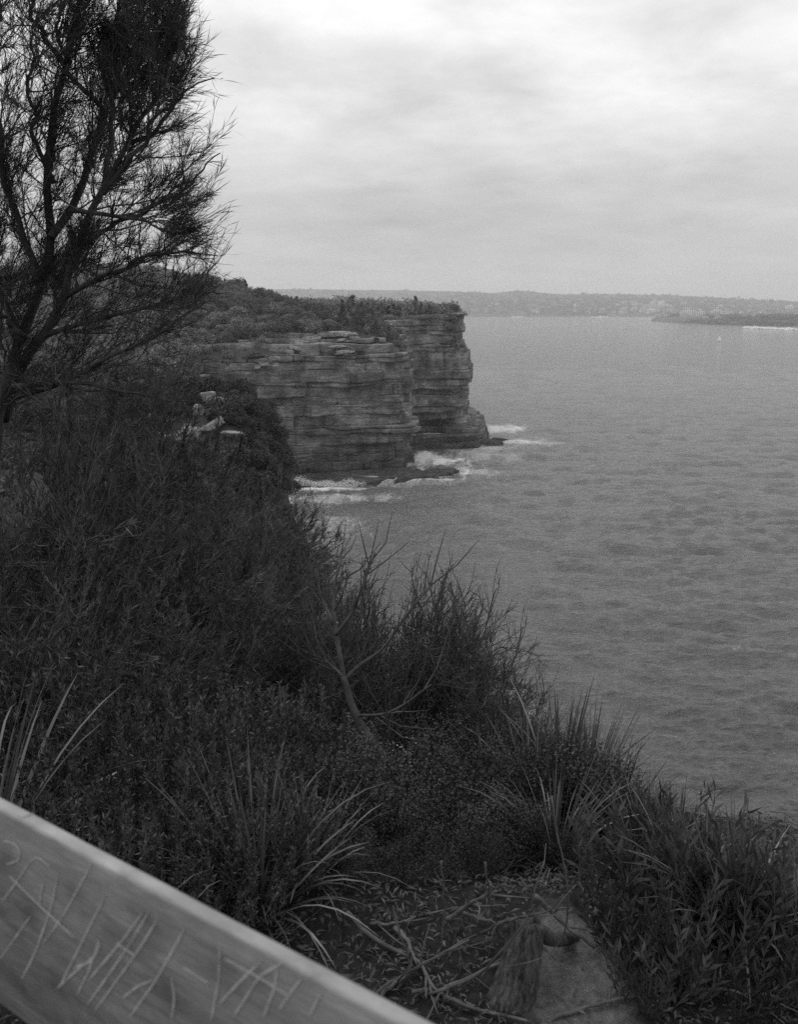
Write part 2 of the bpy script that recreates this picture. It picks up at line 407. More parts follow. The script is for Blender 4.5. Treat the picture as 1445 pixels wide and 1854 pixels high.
# ------------------------------------------------------------------ sea
def build_sea():
    dth = .95 / 886
    r = [45.0]
    while r[-1] < 9500: r.append(r[-1] + (r[-1] ** 2 + H * H) / H * dth)
    r = np.array(r); az = np.arange(-R(40), R(40), 2.0 / 886)
    RR, AA = np.meshgrid(r, az, indexing='ij')
    X, Y = RR * np.sin(AA), RR * np.cos(AA)
    dr = (RR ** 2 + H * H) / H * dth
    Z = np.zeros_like(X)
    gust = .65 + .55 * vn.fbm(X / 60, Y / 90, 1.5, 3)
    for lam in np.geomspace(.9, 28, 44):
        th = R(252) + rng.normal(0, .5)
        k = 2 * np.pi / lam
        amp = .085 * lam ** .86 / 6.28 * (1.9 if lam < 4 else (1.45 if lam < 12 else .8))
        att = np.clip(lam / (2.1 * dr) - .45, 0, 1)
        gg = gust if lam < 9 else 1.0
        ph, p2, p3 = rng.uniform(0, 6.28, 3)
        wob = 1.5 * np.sin(X / (lam * 1.9) + p2 + np.sin(Y / (lam * 3.7) + ph)) * np.sin(Y / (lam * 2.6) + p3)
        a_ = k * (X * np.cos(th) + Y * np.sin(th)) + ph + wob
        Z += amp * att * gg * (np.sin(a_) + .3 * np.cos(2 * a_))
    # foam
    foam = np.zeros_like(X)
    lace = vn.fbm(X * .22, Y * .10, 4.0, 4); lace2 = vn.fbm(X * .9, Y * .45, 9.0, 3)
    for px, py, rx, ry, st in FOAM:
        c = pixz(px, py, 0); wx = rx * c[1] / FPX
        wy = abs(pixz(px, py - ry, 0)[1] - pixz(px, py + ry, 0)[1]) / 2
        d = np.sqrt(((X - c[0]) / wx) ** 2 + ((Y - c[1]) / wy) ** 2)
        foam = np.maximum(foam, st * np.clip(1.25 - d + .38 * lace + .2 * lace2, 0, 1))
    # little whitecaps near
    lace3 = vn.fbm(X * 2.1, Y * 1.5, 2.0, 3)
    crest = np.clip((Z - .55) * 2.5, 0, 1) * np.clip(lace3 * 2.6 - 1.0, 0, 1) * np.clip(lace * 2 + .1, 0, 1) * np.clip((330 - RR) / 150, 0, 1)
    foam = np.clip(np.maximum(foam, crest * .3), 0, 1)
    n0, n1 = X.shape
    ii, jj = np.meshgrid(np.arange(n0 - 1), np.arange(n1 - 1), indexing='ij'); a = ii * n1 + jj
    me = mesh('sea', np.stack([X, Y, Z], -1).reshape(-1, 3), np.stack([a, a + 1, a + n1 + 1, a + n1], -1).reshape(-1, 4), None, True)
    at = me.attributes.new('foam', 'FLOAT', 'POINT'); at.data.foreach_set('value', foam.ravel().astype(np.float32))
    m, nt, p = new_mat('sea_water')
    geo = nd(nt, 'ShaderNodeNewGeometry'); co = geo.outputs['Position']
    fa = nd(nt, 'ShaderNodeAttribute', attribute_name='foam').outputs['Fac']
    fn = noise_fac(nt, co, 1.1, 6, .7, (1, .6, 1))
    ff = nd(nt, 'ShaderNodeMath', {0: nd(nt, 'ShaderNodeMath', {0: fn, 1: .5}, operation='SUBTRACT').outputs[0], 1: .9, 2: fa}, operation='MULTIPLY_ADD').outputs[0]
    ff = nd(nt, 'ShaderNodeMapRange', {'Value': ff, 'From Min': .12, 'From Max': .75}).outputs[0]
    ff = nd(nt, 'ShaderNodeMath', {0: ff, 1: nd(nt, 'ShaderNodeMath', {0: fa, 1: .03}, operation='GREATER_THAN').outputs[0]}, operation='MULTIPLY').outputs[0]
    body = ramp_(nt, noise_fac(nt, co, .03, 5, .6, (.5, 1, 1)), [(.3, .085), (.7, .12)])
    nt.links.new(mixc(nt, ff, body, .72), p.inputs['Base Color'])
    nt.links.new(nd(nt, 'ShaderNodeMapRange', {'Value': ff, 'To Min': .09, 'To Max': .8}).outputs[0], p.inputs['Roughness'])
    p.inputs['IOR'].default_value = 1.33
    h = nd(nt, 'ShaderNodeMath', {0: noise_fac(nt, co, .9, 5, .62, (.55, 1.2, 1)), 1: noise_fac(nt, co, .22, 4, .6, (.5, 1.2, 1)), 2: .0}, operation='ADD').outputs[0]
    bump(nt, p, h, 1.0, .9)
    me.materials.append(m)
    return struct(obj('sea', me))
FOAM = [(690, 872, 170, 9, .3), (860, 822, 90, 14, .4), (560, 905, 90, 12, .35), (780, 832, 62, 13, .95), (735, 850, 40, 5, .8), (590, 884, 85, 7, 1.0), (545, 876, 40, 9, 1.0), (838, 856, 16, 8, 1.0), (760, 868, 70, 4, .75),
        (905, 776, 50, 9, .8), (940, 800, 70, 7, .6), (880, 812, 60, 6, .5), (700, 868, 40, 4, .5), (600, 950, 110, 22, .25), (560, 985, 90, 16, .28),
        (520, 905, 60, 10, .5), (640, 900, 90, 7, .4), (870, 855, 60, 12, .35), (600, 1180, 60, 60, .6), (560, 1240, 60, 60, .6), (620, 1330, 40, 40, .5),]
build_sea()

# ------------------------------------------------------------------ the headland cliff
PATH = [(60, 262), (140, 282), (220, 300), (300, 316), (380, 326), (440, 331), (520, 334), (600, 337), (680, 339), (728, 341),
        (743, 349), (738, 372), (728, 392), (752, 399), (790, 403), (826, 406), (841, 413), (842, 440), (830, 500), (800, 560),
        (740, 660), (560, 760), (200, 840), (-300, 900)]
def wx_(px, Y): return (px - CX) / FPX * (Y * cP + (H - 30) * sP)
PP = np.array([[wx_(a, b), b] for a, b in PATH])
# smooth the path a little and resample
def resample(P, step):
    d = np.r_[0, np.cumsum(np.linalg.norm(np.diff(P, axis=0), axis=1))]
    s = np.arange(0, d[-1], step)
    return np.stack([np.interp(s, d, P[:, 0]), np.interp(s, d, P[:, 1])], 1), s, d
PS, SS, PD = resample(PP, .5)
ker = np.ones(9) / 9
PSs = np.stack([np.convolve(np.pad(PS[:, i], 4, mode='edge'), ker, 'valid') for i in (0, 1)], 1)
s_of = {i: PD[i] for i in range(len(PATH))}
def stab(vals): return lambda s: np.interp(s, PD[:len(vals)], vals)
ztop_pix = [705, 700, 694, 688, 680, 668, 646, 640, 640, 642, 642, 620, 588, 584, 580, 574, 573]
ZM = [pix(PATH[i][0], ztop_pix[i], PATH[i][1])[2] for i in range(len(ztop_pix))] + [58, 56, 55, 54, 52, 50, 50]
ZC = [70, 73, 76, 79, 82, 81, 79, 75, 69, 66, 64.5, 64.5, 64, 64, 64, 63.5, 62.5, 62.5, 63, 64, 66, 66, 66, 66]
zmain = stab(ZM); zcap = stab(ZC)
LL = 56.0
def seg_dist(X, Y):
    """distance to the cliff line, nearest path coordinate, inside?"""
    best = np.full(X.shape, 1e9); sb = np.zeros(X.shape)
    for i in range(len(PP) - 1):
        a, b = PP[i], PP[i + 1]; ab = b - a; L2 = ab @ ab
        t = np.clip(((X - a[0]) * ab[0] + (Y - a[1]) * ab[1]) / L2, 0, 1)
        d = np.hypot(X - a[0] - t * ab[0], Y - a[1] - t * ab[1])
        m_ = d < best; best = np.where(m_, d, best); sb = np.where(m_, PD[i] + t * math.sqrt(L2), sb)
    poly = np.vstack([PP, [[-700, 900], [-700, 200]]]); ins = np.zeros(X.shape, bool)
    for i in range(len(poly)):
        a, b = poly[i], poly[(i + 1) % len(poly)]
        c = ((a[1] > Y) != (b[1] > Y)) & (X < (b[0] - a[0]) * (Y - a[1]) / (b[1] - a[1] + 1e-12) + a[0])
        ins ^= c
    return best, sb, ins
def head_z(X, Y):
    X = np.asarray(X, float); Y = np.asarray(Y, float)
    d, s, ins = seg_dist(X, Y)
    zm, zc_ = zmain(s), zcap(s)
    z = zm + (zc_ - zm) * (1 - np.exp(-d / LL))
    return np.where(ins, z, -5), d, s, ins
gx, gy = np.meshgrid(np.arange(-420, 60, 3.0), np.arange(255, 900, 3.0))
hz, hd, hs, hin = head_z(gx, gy)
rocky = smooth(PD[5] + 8, PD[6], hs) * (1 - smooth(PD[9], PD[10], hs)) * (1 - smooth(16, 24, hd))
hz2 = hz + np.where(rocky > .3, -.9, .35) + .5 * vn.fbm(gx * .1, gy * .1, 2, 3)
keep = hin & (hd > 1.5)
n0, n1 = gx.shape
ii, jj = np.meshgrid(np.arange(n0 - 1), np.arange(n1 - 1), indexing='ij'); a_ = ii * n1 + jj
kk = (keep[:-1, :-1] & keep[1:, :-1] & keep[:-1, 1:] & keep[1:, 1:]).ravel()
Fq = np.stack([a_, a_ + 1, a_ + n1 + 1, a_ + n1], -1).reshape(-1, 4)[kk]
head = struct(obj('headland', mesh('headland', np.stack([gx, gy, hz2], -1).reshape(-1, 3), Fq, M_SCRUBG, True)))

nvis = int(np.searchsorted(SS, PD[17] + 90))
P1 = PSs[:nvis]; S1 = SS[:nvis]
T1 = np.gradient(P1, axis=0); T1 /= np.linalg.norm(T1, axis=1)[:, None]
N1 = np.stack([T1[:, 1], -T1[:, 0]], 1)            # outward (towards the sea)
N1 = np.stack([np.convolve(np.pad(N1[:, i], 6, mode='edge'), np.ones(13) / 13, 'valid') for i in (0, 1)], 1)
N1 /= np.linalg.norm(N1, axis=1)[:, None]
w_nose = smooth(PD[7] + 4, PD[9] - 2, S1) * (1 - smooth(PD[10] + 4, PD[11] + 6, S1))
w_f2 = smooth(PD[11], PD[12] + 4, S1)
w_cave = smooth(PD[11] + 4, PD[12] + 3, S1) * (1 - smooth(PD[14] + 4, PD[15] + 6, S1))
w_tip = smooth(PD[14], PD[15] + 3, S1)
def profile(z):
    f1 = interp(z, [(0, 1.0), (2.0, .6), (2.6, -1.4), (5, -1.0), (9, -.2), (16, .6), (17, 1.0), (26, .3), (27, -.4), (33, -.2), (34, .4), (46, 0)])
    nose = interp(z, [(0, 1.5), (3.5, 1), (5, -2.5), (10.5, -4.8), (12.0, .5), (13.5, 4.4), (18, 4.0), (19, 1.2), (26, .2), (40, 0)])
    f2 = interp(z, [(0, 2), (2.5, 1.0), (4, -.5), (12.5, -.3), (13.5, 1), (20, 1.5), (21, -.3), (24, -.8), (25.5, 1.5), (34, 1.4), (36, .5), (44, -.6), (45, -1.6), (50, -1.6), (53, -.8), (56, -.6), (58, .4)])
    cave = interp(z, [(0, 0), (2.2, 0), (4, -5), (7, -15), (10, -13), (12, -6), (14.5, 0)]) * (1 + .5 * vn.fbm(S1 / 7, z / 4, 3, 3))
    tip = 1.3 * interp(z, [(0, 9), (3.2, 8), (5.6, 5), (9, 2.4), (12.7, .5), (16, 1.2), (21, 2), (22.3, -1.4), (24.6, -1.0), (26.5, 2.5), (32, 2.7), (37, 1.2), (41.6, -.5), (46.4, -2.2), (51, -1.2), (56.5, -1.8), (58.5, -.6)])
    return f1 * (1 - w_f2) + nose * w_nose + f2 * w_f2 * (1 - w_tip) + cave * w_cave + tip * w_tip
zb = [-2.5]
br = np.random.default_rng(21)
while zb[-1] < 66:
    zb.append(zb[-1] + float(br.choice([.6, 1.0, 1.5, 2.2, 3.0, 4.2], p=[.08, .12, .18, .22, .22, .18])))
cliff = struct(obj('cliff', None))
GRP = {}
def facets(zc_):
    gi = int((zc_ + 3) // 6.5)
    if gi not in GRP:
        v = np.zeros(nvis); i = 0
        while i < nvis:
            n = int(br.uniform(7, 40)); v[i:i + n] = br.normal(0, 1.2); v[i:i + n] += np.linspace(0, br.normal(0, 1.2), len(v[i:i + n])); v[i:i + 2] -= br.uniform(.3, 1.4) * (br.random() < .6); i += n
        GRP[gi] = v
    return GRP[gi]
def bed(k, z0, z1):
    zc_ = (z0 + z1) / 2
    off = profile(zc_) + br.normal(0, .13) + facets(zc_) * (1 - .65 * w_tip)
    if br.random() < .2 and z1 - z0 < 1.3: off = off - br.uniform(.3, .9) * np.clip(vn.fbm(S1 / 20, k * 2.2, 4, 2) * 1.6 + .45, 0, 1)      # soft recessed bed
    if br.random() < .2: off = off + br.uniform(.3, .8) * np.clip(vn.fbm(S1 / 16, k * 3.1, 8, 2) * 1.8, 0, 1)                                # proud ledge
    # joint blocks
    step = np.zeros(nvis); gap = np.zeros(nvis); i = 0
    while i < nvis:
        n = int(br.uniform(3, 26) * (1 + (z1 - z0) * .3)); step[i:i + n] = br.normal(0, .2) + (br.random() < .08) * br.uniform(-.9, .5)
        gap[min(i, nvis - 1)] = br.uniform(.2, 1.3) * (br.random() < .6); i += n
    crk = np.clip(.12 + 1.7 * vn.fbm(S1 / 9, k * 5.3, 6, 3), .0, 1.3)           # bedding cracks come and go
    sm = 1.1 * vn.fbm(S1 / 14, zc_ / 9, 5, 4) + .22 * vn(S1 / 1.6, k * 3.7, 1)
    off = off + step + sm
    # above the main lip the beds step back with the slope of the land
    zm, zc2 = zmain(S1), zcap(S1)
    fr = np.clip((zc_ - zm) / (zc2 - zm), 0, .985)
    inset = -LL * np.log(1 - fr)
    if np.all(inset > 15): return
    off = off * np.where(inset > 6, .8, 1) - inset
    off = off + np.where(inset > 1.0, 4.0 * step + 1.6 * vn.fbm(S1 / 5, k * 1.9, 3, 3), 0)
    dip = .75 * vn.fbm(S1 / 34, k * .12, 7, 3) + .010 * (S1 - PD[6])                                     # beds undulate slightly
    gh = min(.30, .16 * (z1 - z0) + .08)
    rows = [(z0, -7.0), (z0, -.95), (z0 + gh, -.08)]
    nm = max(1, int((z1 - z0) / .45))
    for q in range(1, nm + 1): rows.append((z0 + gh + (z1 - z0 - gh - .16) * q / (nm + 1), None))
    rows += [(z1 - .12, 0.0), (z1 - .01, -.35), (z1 - .01, -7.5)]
    wb0 = .55 * vn.fbm(S1 / 13, k * 7.7, 2, 3); wb1 = .55 * vn.fbm(S1 / 13, (k + 1) * 7.7, 2, 3)
    V = []
    for zz, o in rows:
        if o is None: oo = off - gap * .8 + .16 * vn.fbm(S1 / 1.1, zz / .6, k, 2)
        elif abs(o) > 1: oo = off + o
        else: oo = off + o * crk * 1.3 - gap
        xy = P1 + N1 * oo[:, None]
        fz_ = (zz - z0) / (z1 - z0); V.append(np.column_stack([xy, zz + dip + wb0 * (1 - fz_) + wb1 * fz_ - (.02 if fz_ < .5 else 0)]))
    V = np.stack(V); nr = len(rows)
    ok = inset < 15
    ii, jj = np.meshgrid(np.arange(nr - 1), np.arange(nvis - 1), indexing='ij'); a = ii * nvis + jj
    F = np.stack([a, a + 1, a + nvis + 1, a + nvis], -1)[:, ok[:-1] & ok[1:]].reshape(-1, 4)
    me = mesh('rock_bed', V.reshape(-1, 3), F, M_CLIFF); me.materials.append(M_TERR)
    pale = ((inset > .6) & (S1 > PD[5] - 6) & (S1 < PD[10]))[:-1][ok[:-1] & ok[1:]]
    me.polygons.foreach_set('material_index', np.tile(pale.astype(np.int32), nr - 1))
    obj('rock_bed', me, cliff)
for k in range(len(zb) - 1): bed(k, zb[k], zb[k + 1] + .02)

# ------------------------------------------------------------------ boulders and slabs
def rock_mesh(name, mat, size, seed, n=7, rough=.12, square=.55, cuts=0):
    size = np.array(size, float); t = np.linspace(-1, 1, n); V, Q, off = [], [], 0
    for ax in range(3):
        for sg in (-1, 1):
            u, v = np.meshgrid(t, t, indexing='ij'); P = np.zeros((n, n, 3))
            P[..., ax] = sg; P[..., (ax + 1) % 3] = u * sg; P[..., (ax + 2) % 3] = v
            V.append(P.reshape(-1, 3)); i, j = np.meshgrid(np.arange(n - 1), np.arange(n - 1), indexing='ij'); a = i * n + j + off
            Q.append(np.stack([a, a + n, a + n + 1, a + 1], -1).reshape(-1, 4)); off += n * n
    V = np.vstack(V); Q = np.vstack(Q)
    sph = V / np.linalg.norm(V, axis=1)[:, None] * 1.25
    V = V * square + sph * (1 - square)
    q = np.round(V * 1.6) / 1.6
    V = V + rough * vn.fbm(V[:, 0:1] * 1.3 + seed, V[:, 1:2] * 1.3, V[:, 2:3] * 1.3 + np.array([[0, 20, 40]]), 3) + rough * .8 * vn(q[:, 0:1] * 5 + seed, q[:, 1:2] * 5, q[:, 2:3] * 5 + np.array([[3, 23, 43]]))
    V[:, 2] += rough * .5 * np.round(vn(V[:, 0] * 1.2 + seed, V[:, 1] * 1.2, 5) * 2)
    cr = np.random.default_rng(int(seed * 10) + 3)
    for c in range(cuts):
        nn = cr.normal(size=3); nn[2] *= .6; nn /= np.linalg.norm(nn); dd = V @ nn; lim = dd.max() * cr.uniform(.62, .9)
        V = V - np.clip(dd - lim, 0, None)[:, None] * nn
    return mesh(name, V * size / 2, Q, mat)
# pale slabs lying on the terraces of the headland
SL = [(598, 606, 16, 2.2, 30), (562, 612, 9, 1.6, 12), (632, 603, 7, 1.3, 40), (545, 620, 7, 1.4, 20), (520, 636, 6, 1.4, 30), (580, 622, 10, 1.1, 10), (610, 626, 11, 1.2, 15),
      (500, 648, 5, 1.4, 20), (535, 630, 6, 1.5, -20), (625, 637, 9, 1.2, 0),
      (478, 658, 4.5, 1.2, 10), (500, 660, 3, 1.2, 10), (640, 612, 5, 1.4, 20), (616, 615, 6, 1.0, 0), (465, 664, 3, 1.0, 20), (690, 588, 13, 1.0, 10), (660, 592, 8, 1.0, 0)]
def head_at(px, py):
    d = ray(px, py)
    t = np.arange(300, 640, .5); P = np.array([0, 0, H])[None] + t[:, None] * d[None]
    z, dd_, s_, ins = head_z(P[:, 0], P[:, 1]); k = np.where((P[:, 2] <= z) & ins)[0]
    return P[k[0]] if len(k) else P[-1]
for i, (px, py, w, h, rz) in enumerate(SL):
    P = head_at(px, py)
    o = obj('rock_slab', rock_mesh('rock_slab', M_SLAB, (w * .8, w * .55, h * 1.1), i * 3.3, 12, .18, .85, 7), cliff, (P[0], P[1], P[2] - .15), R(rz + (i * 37) % 50 - 25)); o.rotation_euler[0] = R((i * 13) % 9 - 4); o.rotation_euler[1] = R((i * 29) % 13 - 6)
# the thin shelf that sticks out at the tip
P = pix(838, 568, 410)
obj('rock_slab', rock_mesh('rock_slab', M_CLIFF, (9.0, 7, .9), 77.0, 7, .10, .8), cliff, (P[0] - 2.8, P[1], P[2]), R(4))

def boulder(px, py, w, d, h, label, mat, seed, z=0.0, rz=0, group=None, tilt=(0, 0), Y=None, name='boulder', rough=.12, square=.55, n=8):
    P = pixz(px, py, z) if Y is None else pix(px, py, Y)
    o = obj(name, rock_mesh(name, mat, (w, d, h), seed, 12, .16, .7, 8), None, P, R(rz))
    o.rotation_euler = (R(tilt[0]), R(tilt[1]), R(rz))
    return tag(o, label, 'rock', group)
boulder(905, 797, 9, 6, 2.2, 'dark wet outermost rock off the cliff tip', M_WETROCK, 1, z=.2)
boulder(885, 803, 12, 7, 3.0, 'low dark rock ledge awash below the headland tip', M_WETROCK, 2, z=.3)
boulder(858, 788, 7, 6, 7, 'rounded boulder standing against the cliff foot at the tip', M_WETROCK, 3, z=2.0)
boulder(873, 790, 5, 5, 2.2, 'small black rock in the foam beside the rounded boulder', M_WETROCK, 4, z=.4)
boulder(800, 808, 22, 7, 3.2, 'long dark boulder lying in front of the sea cave', M_WETROCK, 5, z=.3)
boulder(845, 806, 14, 8, 3.5, 'broad wet boulder between cave and outer ledge', M_WETROCK, 6, z=.6)
boulder(765, 806, 14, 8, 3.0, 'dark wet boulder at the left side of the sea cave', M_WETROCK, 8, z=.4)
def platform(pts, z, label, seed, thick=3.0):
    B = np.array([pixz(a, b, z)[:2] for a, b in pts])
    B, s_, _ = resample(np.vstack([B, B[:1]]), .7)
    nr = vn.fbm(B[:, 0] * .35 + seed, B[:, 1] * .35, 2, 4)
    c = B.mean(0)
    rings = []
    dv = (B - c) / np.linalg.norm(B - c, axis=1)[:, None]
    for fr, dz in ((1.06, -thick), (1.0, -.7), (1.0, -.05), (.93, .15), (.7, .25), (.4, .4), (.02, .4)):
        xy = c + (B - c) * fr + dv * (nr * .9 * fr)[:, None]
        zz = z + dz + .35 * vn.fbm(xy[:, 0] * .3, xy[:, 1] * .3, seed, 4)
        rings.append(np.column_stack([xy, zz]))
    V = np.stack(rings); nr_, n = V.shape[:2]
    ii, jj = np.meshgrid(np.arange(nr_ - 1), np.arange(n), indexing='ij'); a = ii * n + jj; b = ii * n + (jj + 1) % n
    o = obj('rock_shelf', mesh('rock_shelf', V.reshape(-1, 3), np.stack([a, b, b + n, a + n], -1).reshape(-1, 4), M_WETROCK))
    return tag(o, label, 'rock shelf')
platform([(430, 872), (480, 860), (560, 858), (640, 853), (730, 846), (760, 850), (740, 858), (690, 868), (650, 876), (600, 872), (540, 874), (490, 880)], 1.0, 'flat dark rock shelf along the foot of the near cliff face', 3)
platform([(735, 854), (790, 849), (828, 846), (830, 853), (800, 859), (750, 864), (715, 868)], 1.3, 'narrow wet rock shelf jutting right into the foam', 9)
# breaking water against the shelf
def spray(pts, hgt, seed, n=700, size=.5):
    mb = MB(); C = np.array([pixz(a, b, 0) for a, b in pts]); r_ = np.random.default_rng(seed)
    t = r_.random(n) * (len(C) - 1); i = t.astype(int); f = (t - i)[:, None]
    B = C[i] * (1 - f) + C[np.minimum(i + 1, len(C) - 1)] * f
    hh = hgt * (.35 + .65 * np.abs(vn(t * 2.3, seed, 1))) * r_.random(n) ** 1.3
    B[:, 0] += r_.normal(0, .9, n); B[:, 1] += r_.normal(0, 1.1, n); B[:, 2] = hh
    mb.leaves(B, r_.normal(size=(n, 3)), size * r_.uniform(.5, 1.6, n), size * r_.uniform(.5, 1.2, n))
    return mb.me('spray', M_FOAM)
M_FOAM, nt, p = new_mat('sea_foam')
tc = nd(nt, 'ShaderNodeTexCoord')
nt.links.new(ramp_(nt, noise_fac(nt, tc.outputs['Object'], 3, 4), [(.3, .6), (.7, .75)]), p.inputs['Base Color']); p.inputs['Roughness'].default_value = .9
for pts, hgt, sd_, n, lab in (([(520, 880), (545, 877), (570, 878), (610, 882), (655, 880)], 3.0, 1, 2600, 'a'), ([(826, 852), (838, 856), (842, 850)], 2.6, 2, 700, 'b'),
                             ([(720, 848), (745, 838), (755, 830)], .8, 4, 500, 'c'), ([(758, 866), (800, 864), (826, 858)], .9, 5, 700, 'd')):
    stuff(obj('sea_spray', spray(pts, hgt, sd_, n * 2, .32)))

# ------------------------------------------------------------------ scrub on the headland
def clump(name, mat, rx, rz, n, leaf, seed, lobes=6, flat=.5):
    r_ = np.random.default_rng(seed); mb = MB()
    L = [(np.array([0, 0, rz * .45]), rx * .62)]
    for i in range(lobes):
        a = r_.uniform(0, 6.28); q = r_.uniform(.3, .75) * rx
        L.append((np.array([math.cos(a) * q, math.sin(a) * q, rz * r_.uniform(.25, .85)]), rx * r_.uniform(.26, .48)))
    w = np.array([l[1] ** 2 for l in L]); idx = r_.choice(len(L), n, p=w / w.sum())
    C = np.array([l[0] for l in L])[idx]; Q = np.array([l[1] for l in L])[idx]
    d = r_.normal(size=(n, 3)); d[:, 2] = d[:, 2] * .8 + .25; d /= np.linalg.norm(d, axis=1)[:, None]
    P = C + d * (Q * r_.uniform(.72, 1.06, n))[:, None] * np.array([1, 1, rz / rx])
    P[:, 2] = np.maximum(P[:, 2], .02 * rz)
    D = d * .35 + r_.normal(size=(n, 3)) * .7 + [0, 0, .2]
    side = np.cross(D, d + r_.normal(size=(n, 3)) * .5)
    mb.leaves(P, D, leaf * r_.uniform(.6, 1.5, n), leaf * r_.uniform(.5, 1.1, n), side=d + r_.normal(size=(n, 3)) * .22)
    return mb
far_b = [clump('bush', M_BUSHF, 3.3, 3.0, 1500, .40, 100 + i, 8).me('bush', M_BUSHF) for i in range(6)]
far_t = []                                           # taller, ragged trees on the skyline
for i in range(4):
    mb = MB(); r_ = np.random.default_rng(300 + i)
    mb.tube([[0, 0, -.5], [.1, 0, 2.2], [.2, .1, 4.6]], [.2, .15, .04], 5)
    for q in range(7):
        zq = 1.6 + q * .55 + r_.uniform(-.2, .2); aq = r_.uniform(0, 6.28); rq = (1.5 - q * .15)
        c = clump('x', M_BUSHF, rq * .62, rq * .8, 110, .42, 900 + i * 20 + q, 3)
        for V in c.v: V += [math.cos(aq) * rq * .45, math.sin(aq) * rq * .45, zq - .3]
        for V, Qd in zip(c.v, c.q): mb.add(V, Qd)
    far_t.append(mb.me('tree', M_BUSHF))
cand = []
r_ = np.random.default_rng(77)
for Yc in np.arange(300, 640, 4.6):
    for Xc in np.arange(-330, 40, 4.6):
        x_, y_ = Xc + r_.uniform(-1.5, 1.5), Yc + r_.uniform(-1.5, 1.5)
        cand.append((x_, y_))
cand = np.array(cand)
cz, cdist, cs, cin = head_z(cand[:, 0], cand[:, 1])
rk = smooth(PD[5] + 2, PD[6] - 3, cs) * (1 - smooth(PD[9] + 1, PD[10] + 2, cs))
lim = 2.6 + rk * 13 + 3.0 * smooth(PD[12], PD[13], cs) * (1 - smooth(PD[14] - 2, PD[14] + 4, cs))
okc = cin & (cdist > lim)
cand, cz, cdist, cs = cand[okc], cz[okc], cdist[okc], cs[okc]
# keep what the camera could see: inside the frame (with margin), not hidden deep behind the crest
dep = cand[:, 1] * cP - (cz - H) * sP
cpx = CX + FPX * cand[:, 0] / dep
okc = (cpx > -60) & (cpx < 900)
cand, cz, cdist, cs, cpx = cand[okc], cz[okc], cdist[okc], cs[okc], cpx[okc]
elev = (cz - H) / cand[:, 1]
# visible score: sort by distance
order = np.argsort(cand[:, 1] + np.where((cpx > 330), 0, 4000))
hz_max = {}
rest = MB(); nb = 0
for oi in order:
    x_, y_ = cand[oi]; d_ = cdist[oi]; b_ = int(cpx[oi] // 6)
    el = (cz[oi] + 3.0 - H) / y_
    if el < hz_max.get(b_, -9) - .004: continue       # fully behind nearer scrub
    hz_max[b_] = max(hz_max.get(b_, -9), (cz[oi] + 1.2 - H) / y_)
    small = .62 if d_ < 7 else 1.0
    sc = small * r_.uniform(.75, 1.6)
    crest = (d_ > 26 and r_.random() < .08) or (cpx[oi] > 620 and d_ > 7 and r_.random() < .75)
    vis = cpx[oi] > 330
    if vis and nb < 290:
        if crest:
            o = obj('coastal_tree', far_t[r_.integers(4)], None, (x_, y_, cz[oi] - .3), r_.uniform(0, 6.28), sc * r_.uniform(.8, 1.25) * (1.0 if cpx[oi] > 620 else 1))
            zn = 'left of the pale slabs' if cpx[oi] < 500 else ('above the pale slabs' if cpx[oi] < 660 else 'above the far cliff face')
            tag(o, 'slim ragged coastal tree in the headland scrub ' + zn, 'tree', 'slim trees in the headland scrub ' + zn)
        else:
            o = obj('coastal_bush', far_b[r_.integers(6)], None, (x_, y_, cz[oi] - .5), r_.uniform(0, 6.28), (sc, sc, sc * r_.uniform(.7, 1.1)))
            zn = ('close to the cliff edge ' if d_ < 14 else ('high up the slope ' if d_ > 60 else '')) + ('left of the pale slabs' if cpx[oi] < 500 else ('above the pale slabs' if cpx[oi] < 660 else 'above the far cliff face'))
            tag(o, 'dense round headland bush ' + zn, 'bush', 'headland bushes ' + zn)
        nb += 1
    else:
        c = clump('x', M_BUSHF, 3.2 * sc, 2.9 * sc * r_.uniform(.75, 1.5 if crest else 1.0), 170, 1.0, int(oi) + 5000, 6)
        rest.add(c.v[0] + [x_, y_, cz[oi] - .4], c.q[0])
stuff(obj('headland_scrub', rest.me('headland_scrub', M_BUSHF)))
# gully bushes on the ledge between the two faces, and a few clinging to the wall
for i, (px, py, Y, sc) in enumerate([(662, 640, 352, .9), (680, 648, 350, 1.0), (700, 640, 356, 1.0), (712, 625, 366, 1.0), (690, 622, 362, 1.1), (668, 612, 362, .8), (706, 605, 376, .9), (676, 600, 374, .8), (650, 602, 366, .7), (718, 648, 350, .7)]):
    P = pix(px, py, Y)
    o = obj('gully_bush', far_b[i % 6], None, (P[0], P[1], P[2] - 1.0), i * 1.3, (sc, sc, sc * 1.1))
    tag(o, 'dark bush filling the gully between the two cliff faces', 'bush', 'bushes in the gully between the cliff faces')
for i, (px, py, Y, sc) in enumerate([(822, 580, 405, .75), (812, 590, 403.6, .7), (826, 600, 403.6, .6), (797, 578, 404, .6), (822, 618, 404, .55), (750, 590, 400.0, .5), (536, 700, 334.3, .5), (530, 690, 334.3, .35)]):
    P = pix(px, py, Y)
    o = obj('cliff_bush', far_b[(i + 2) % 6], None, (P[0], P[1] + .6, P[2] - .9), i * 2.1, sc)
    tag(o, ['dark bush clinging to the cliff right under the thin shelf', 'bush hanging on the upper cliff left of the tip edge', 'small bush in the crevice below the shelf at the tip', 'low bush on the lip of the far face near the tip', 'small bush in the shadowed notch halfway up the tip edge',
            'small bush at the upper left of the far cliff face', 'larger of two shrubs clinging to the middle of the near face', 'smaller of two shrubs clinging to the middle of the near face'][i], 'bush')
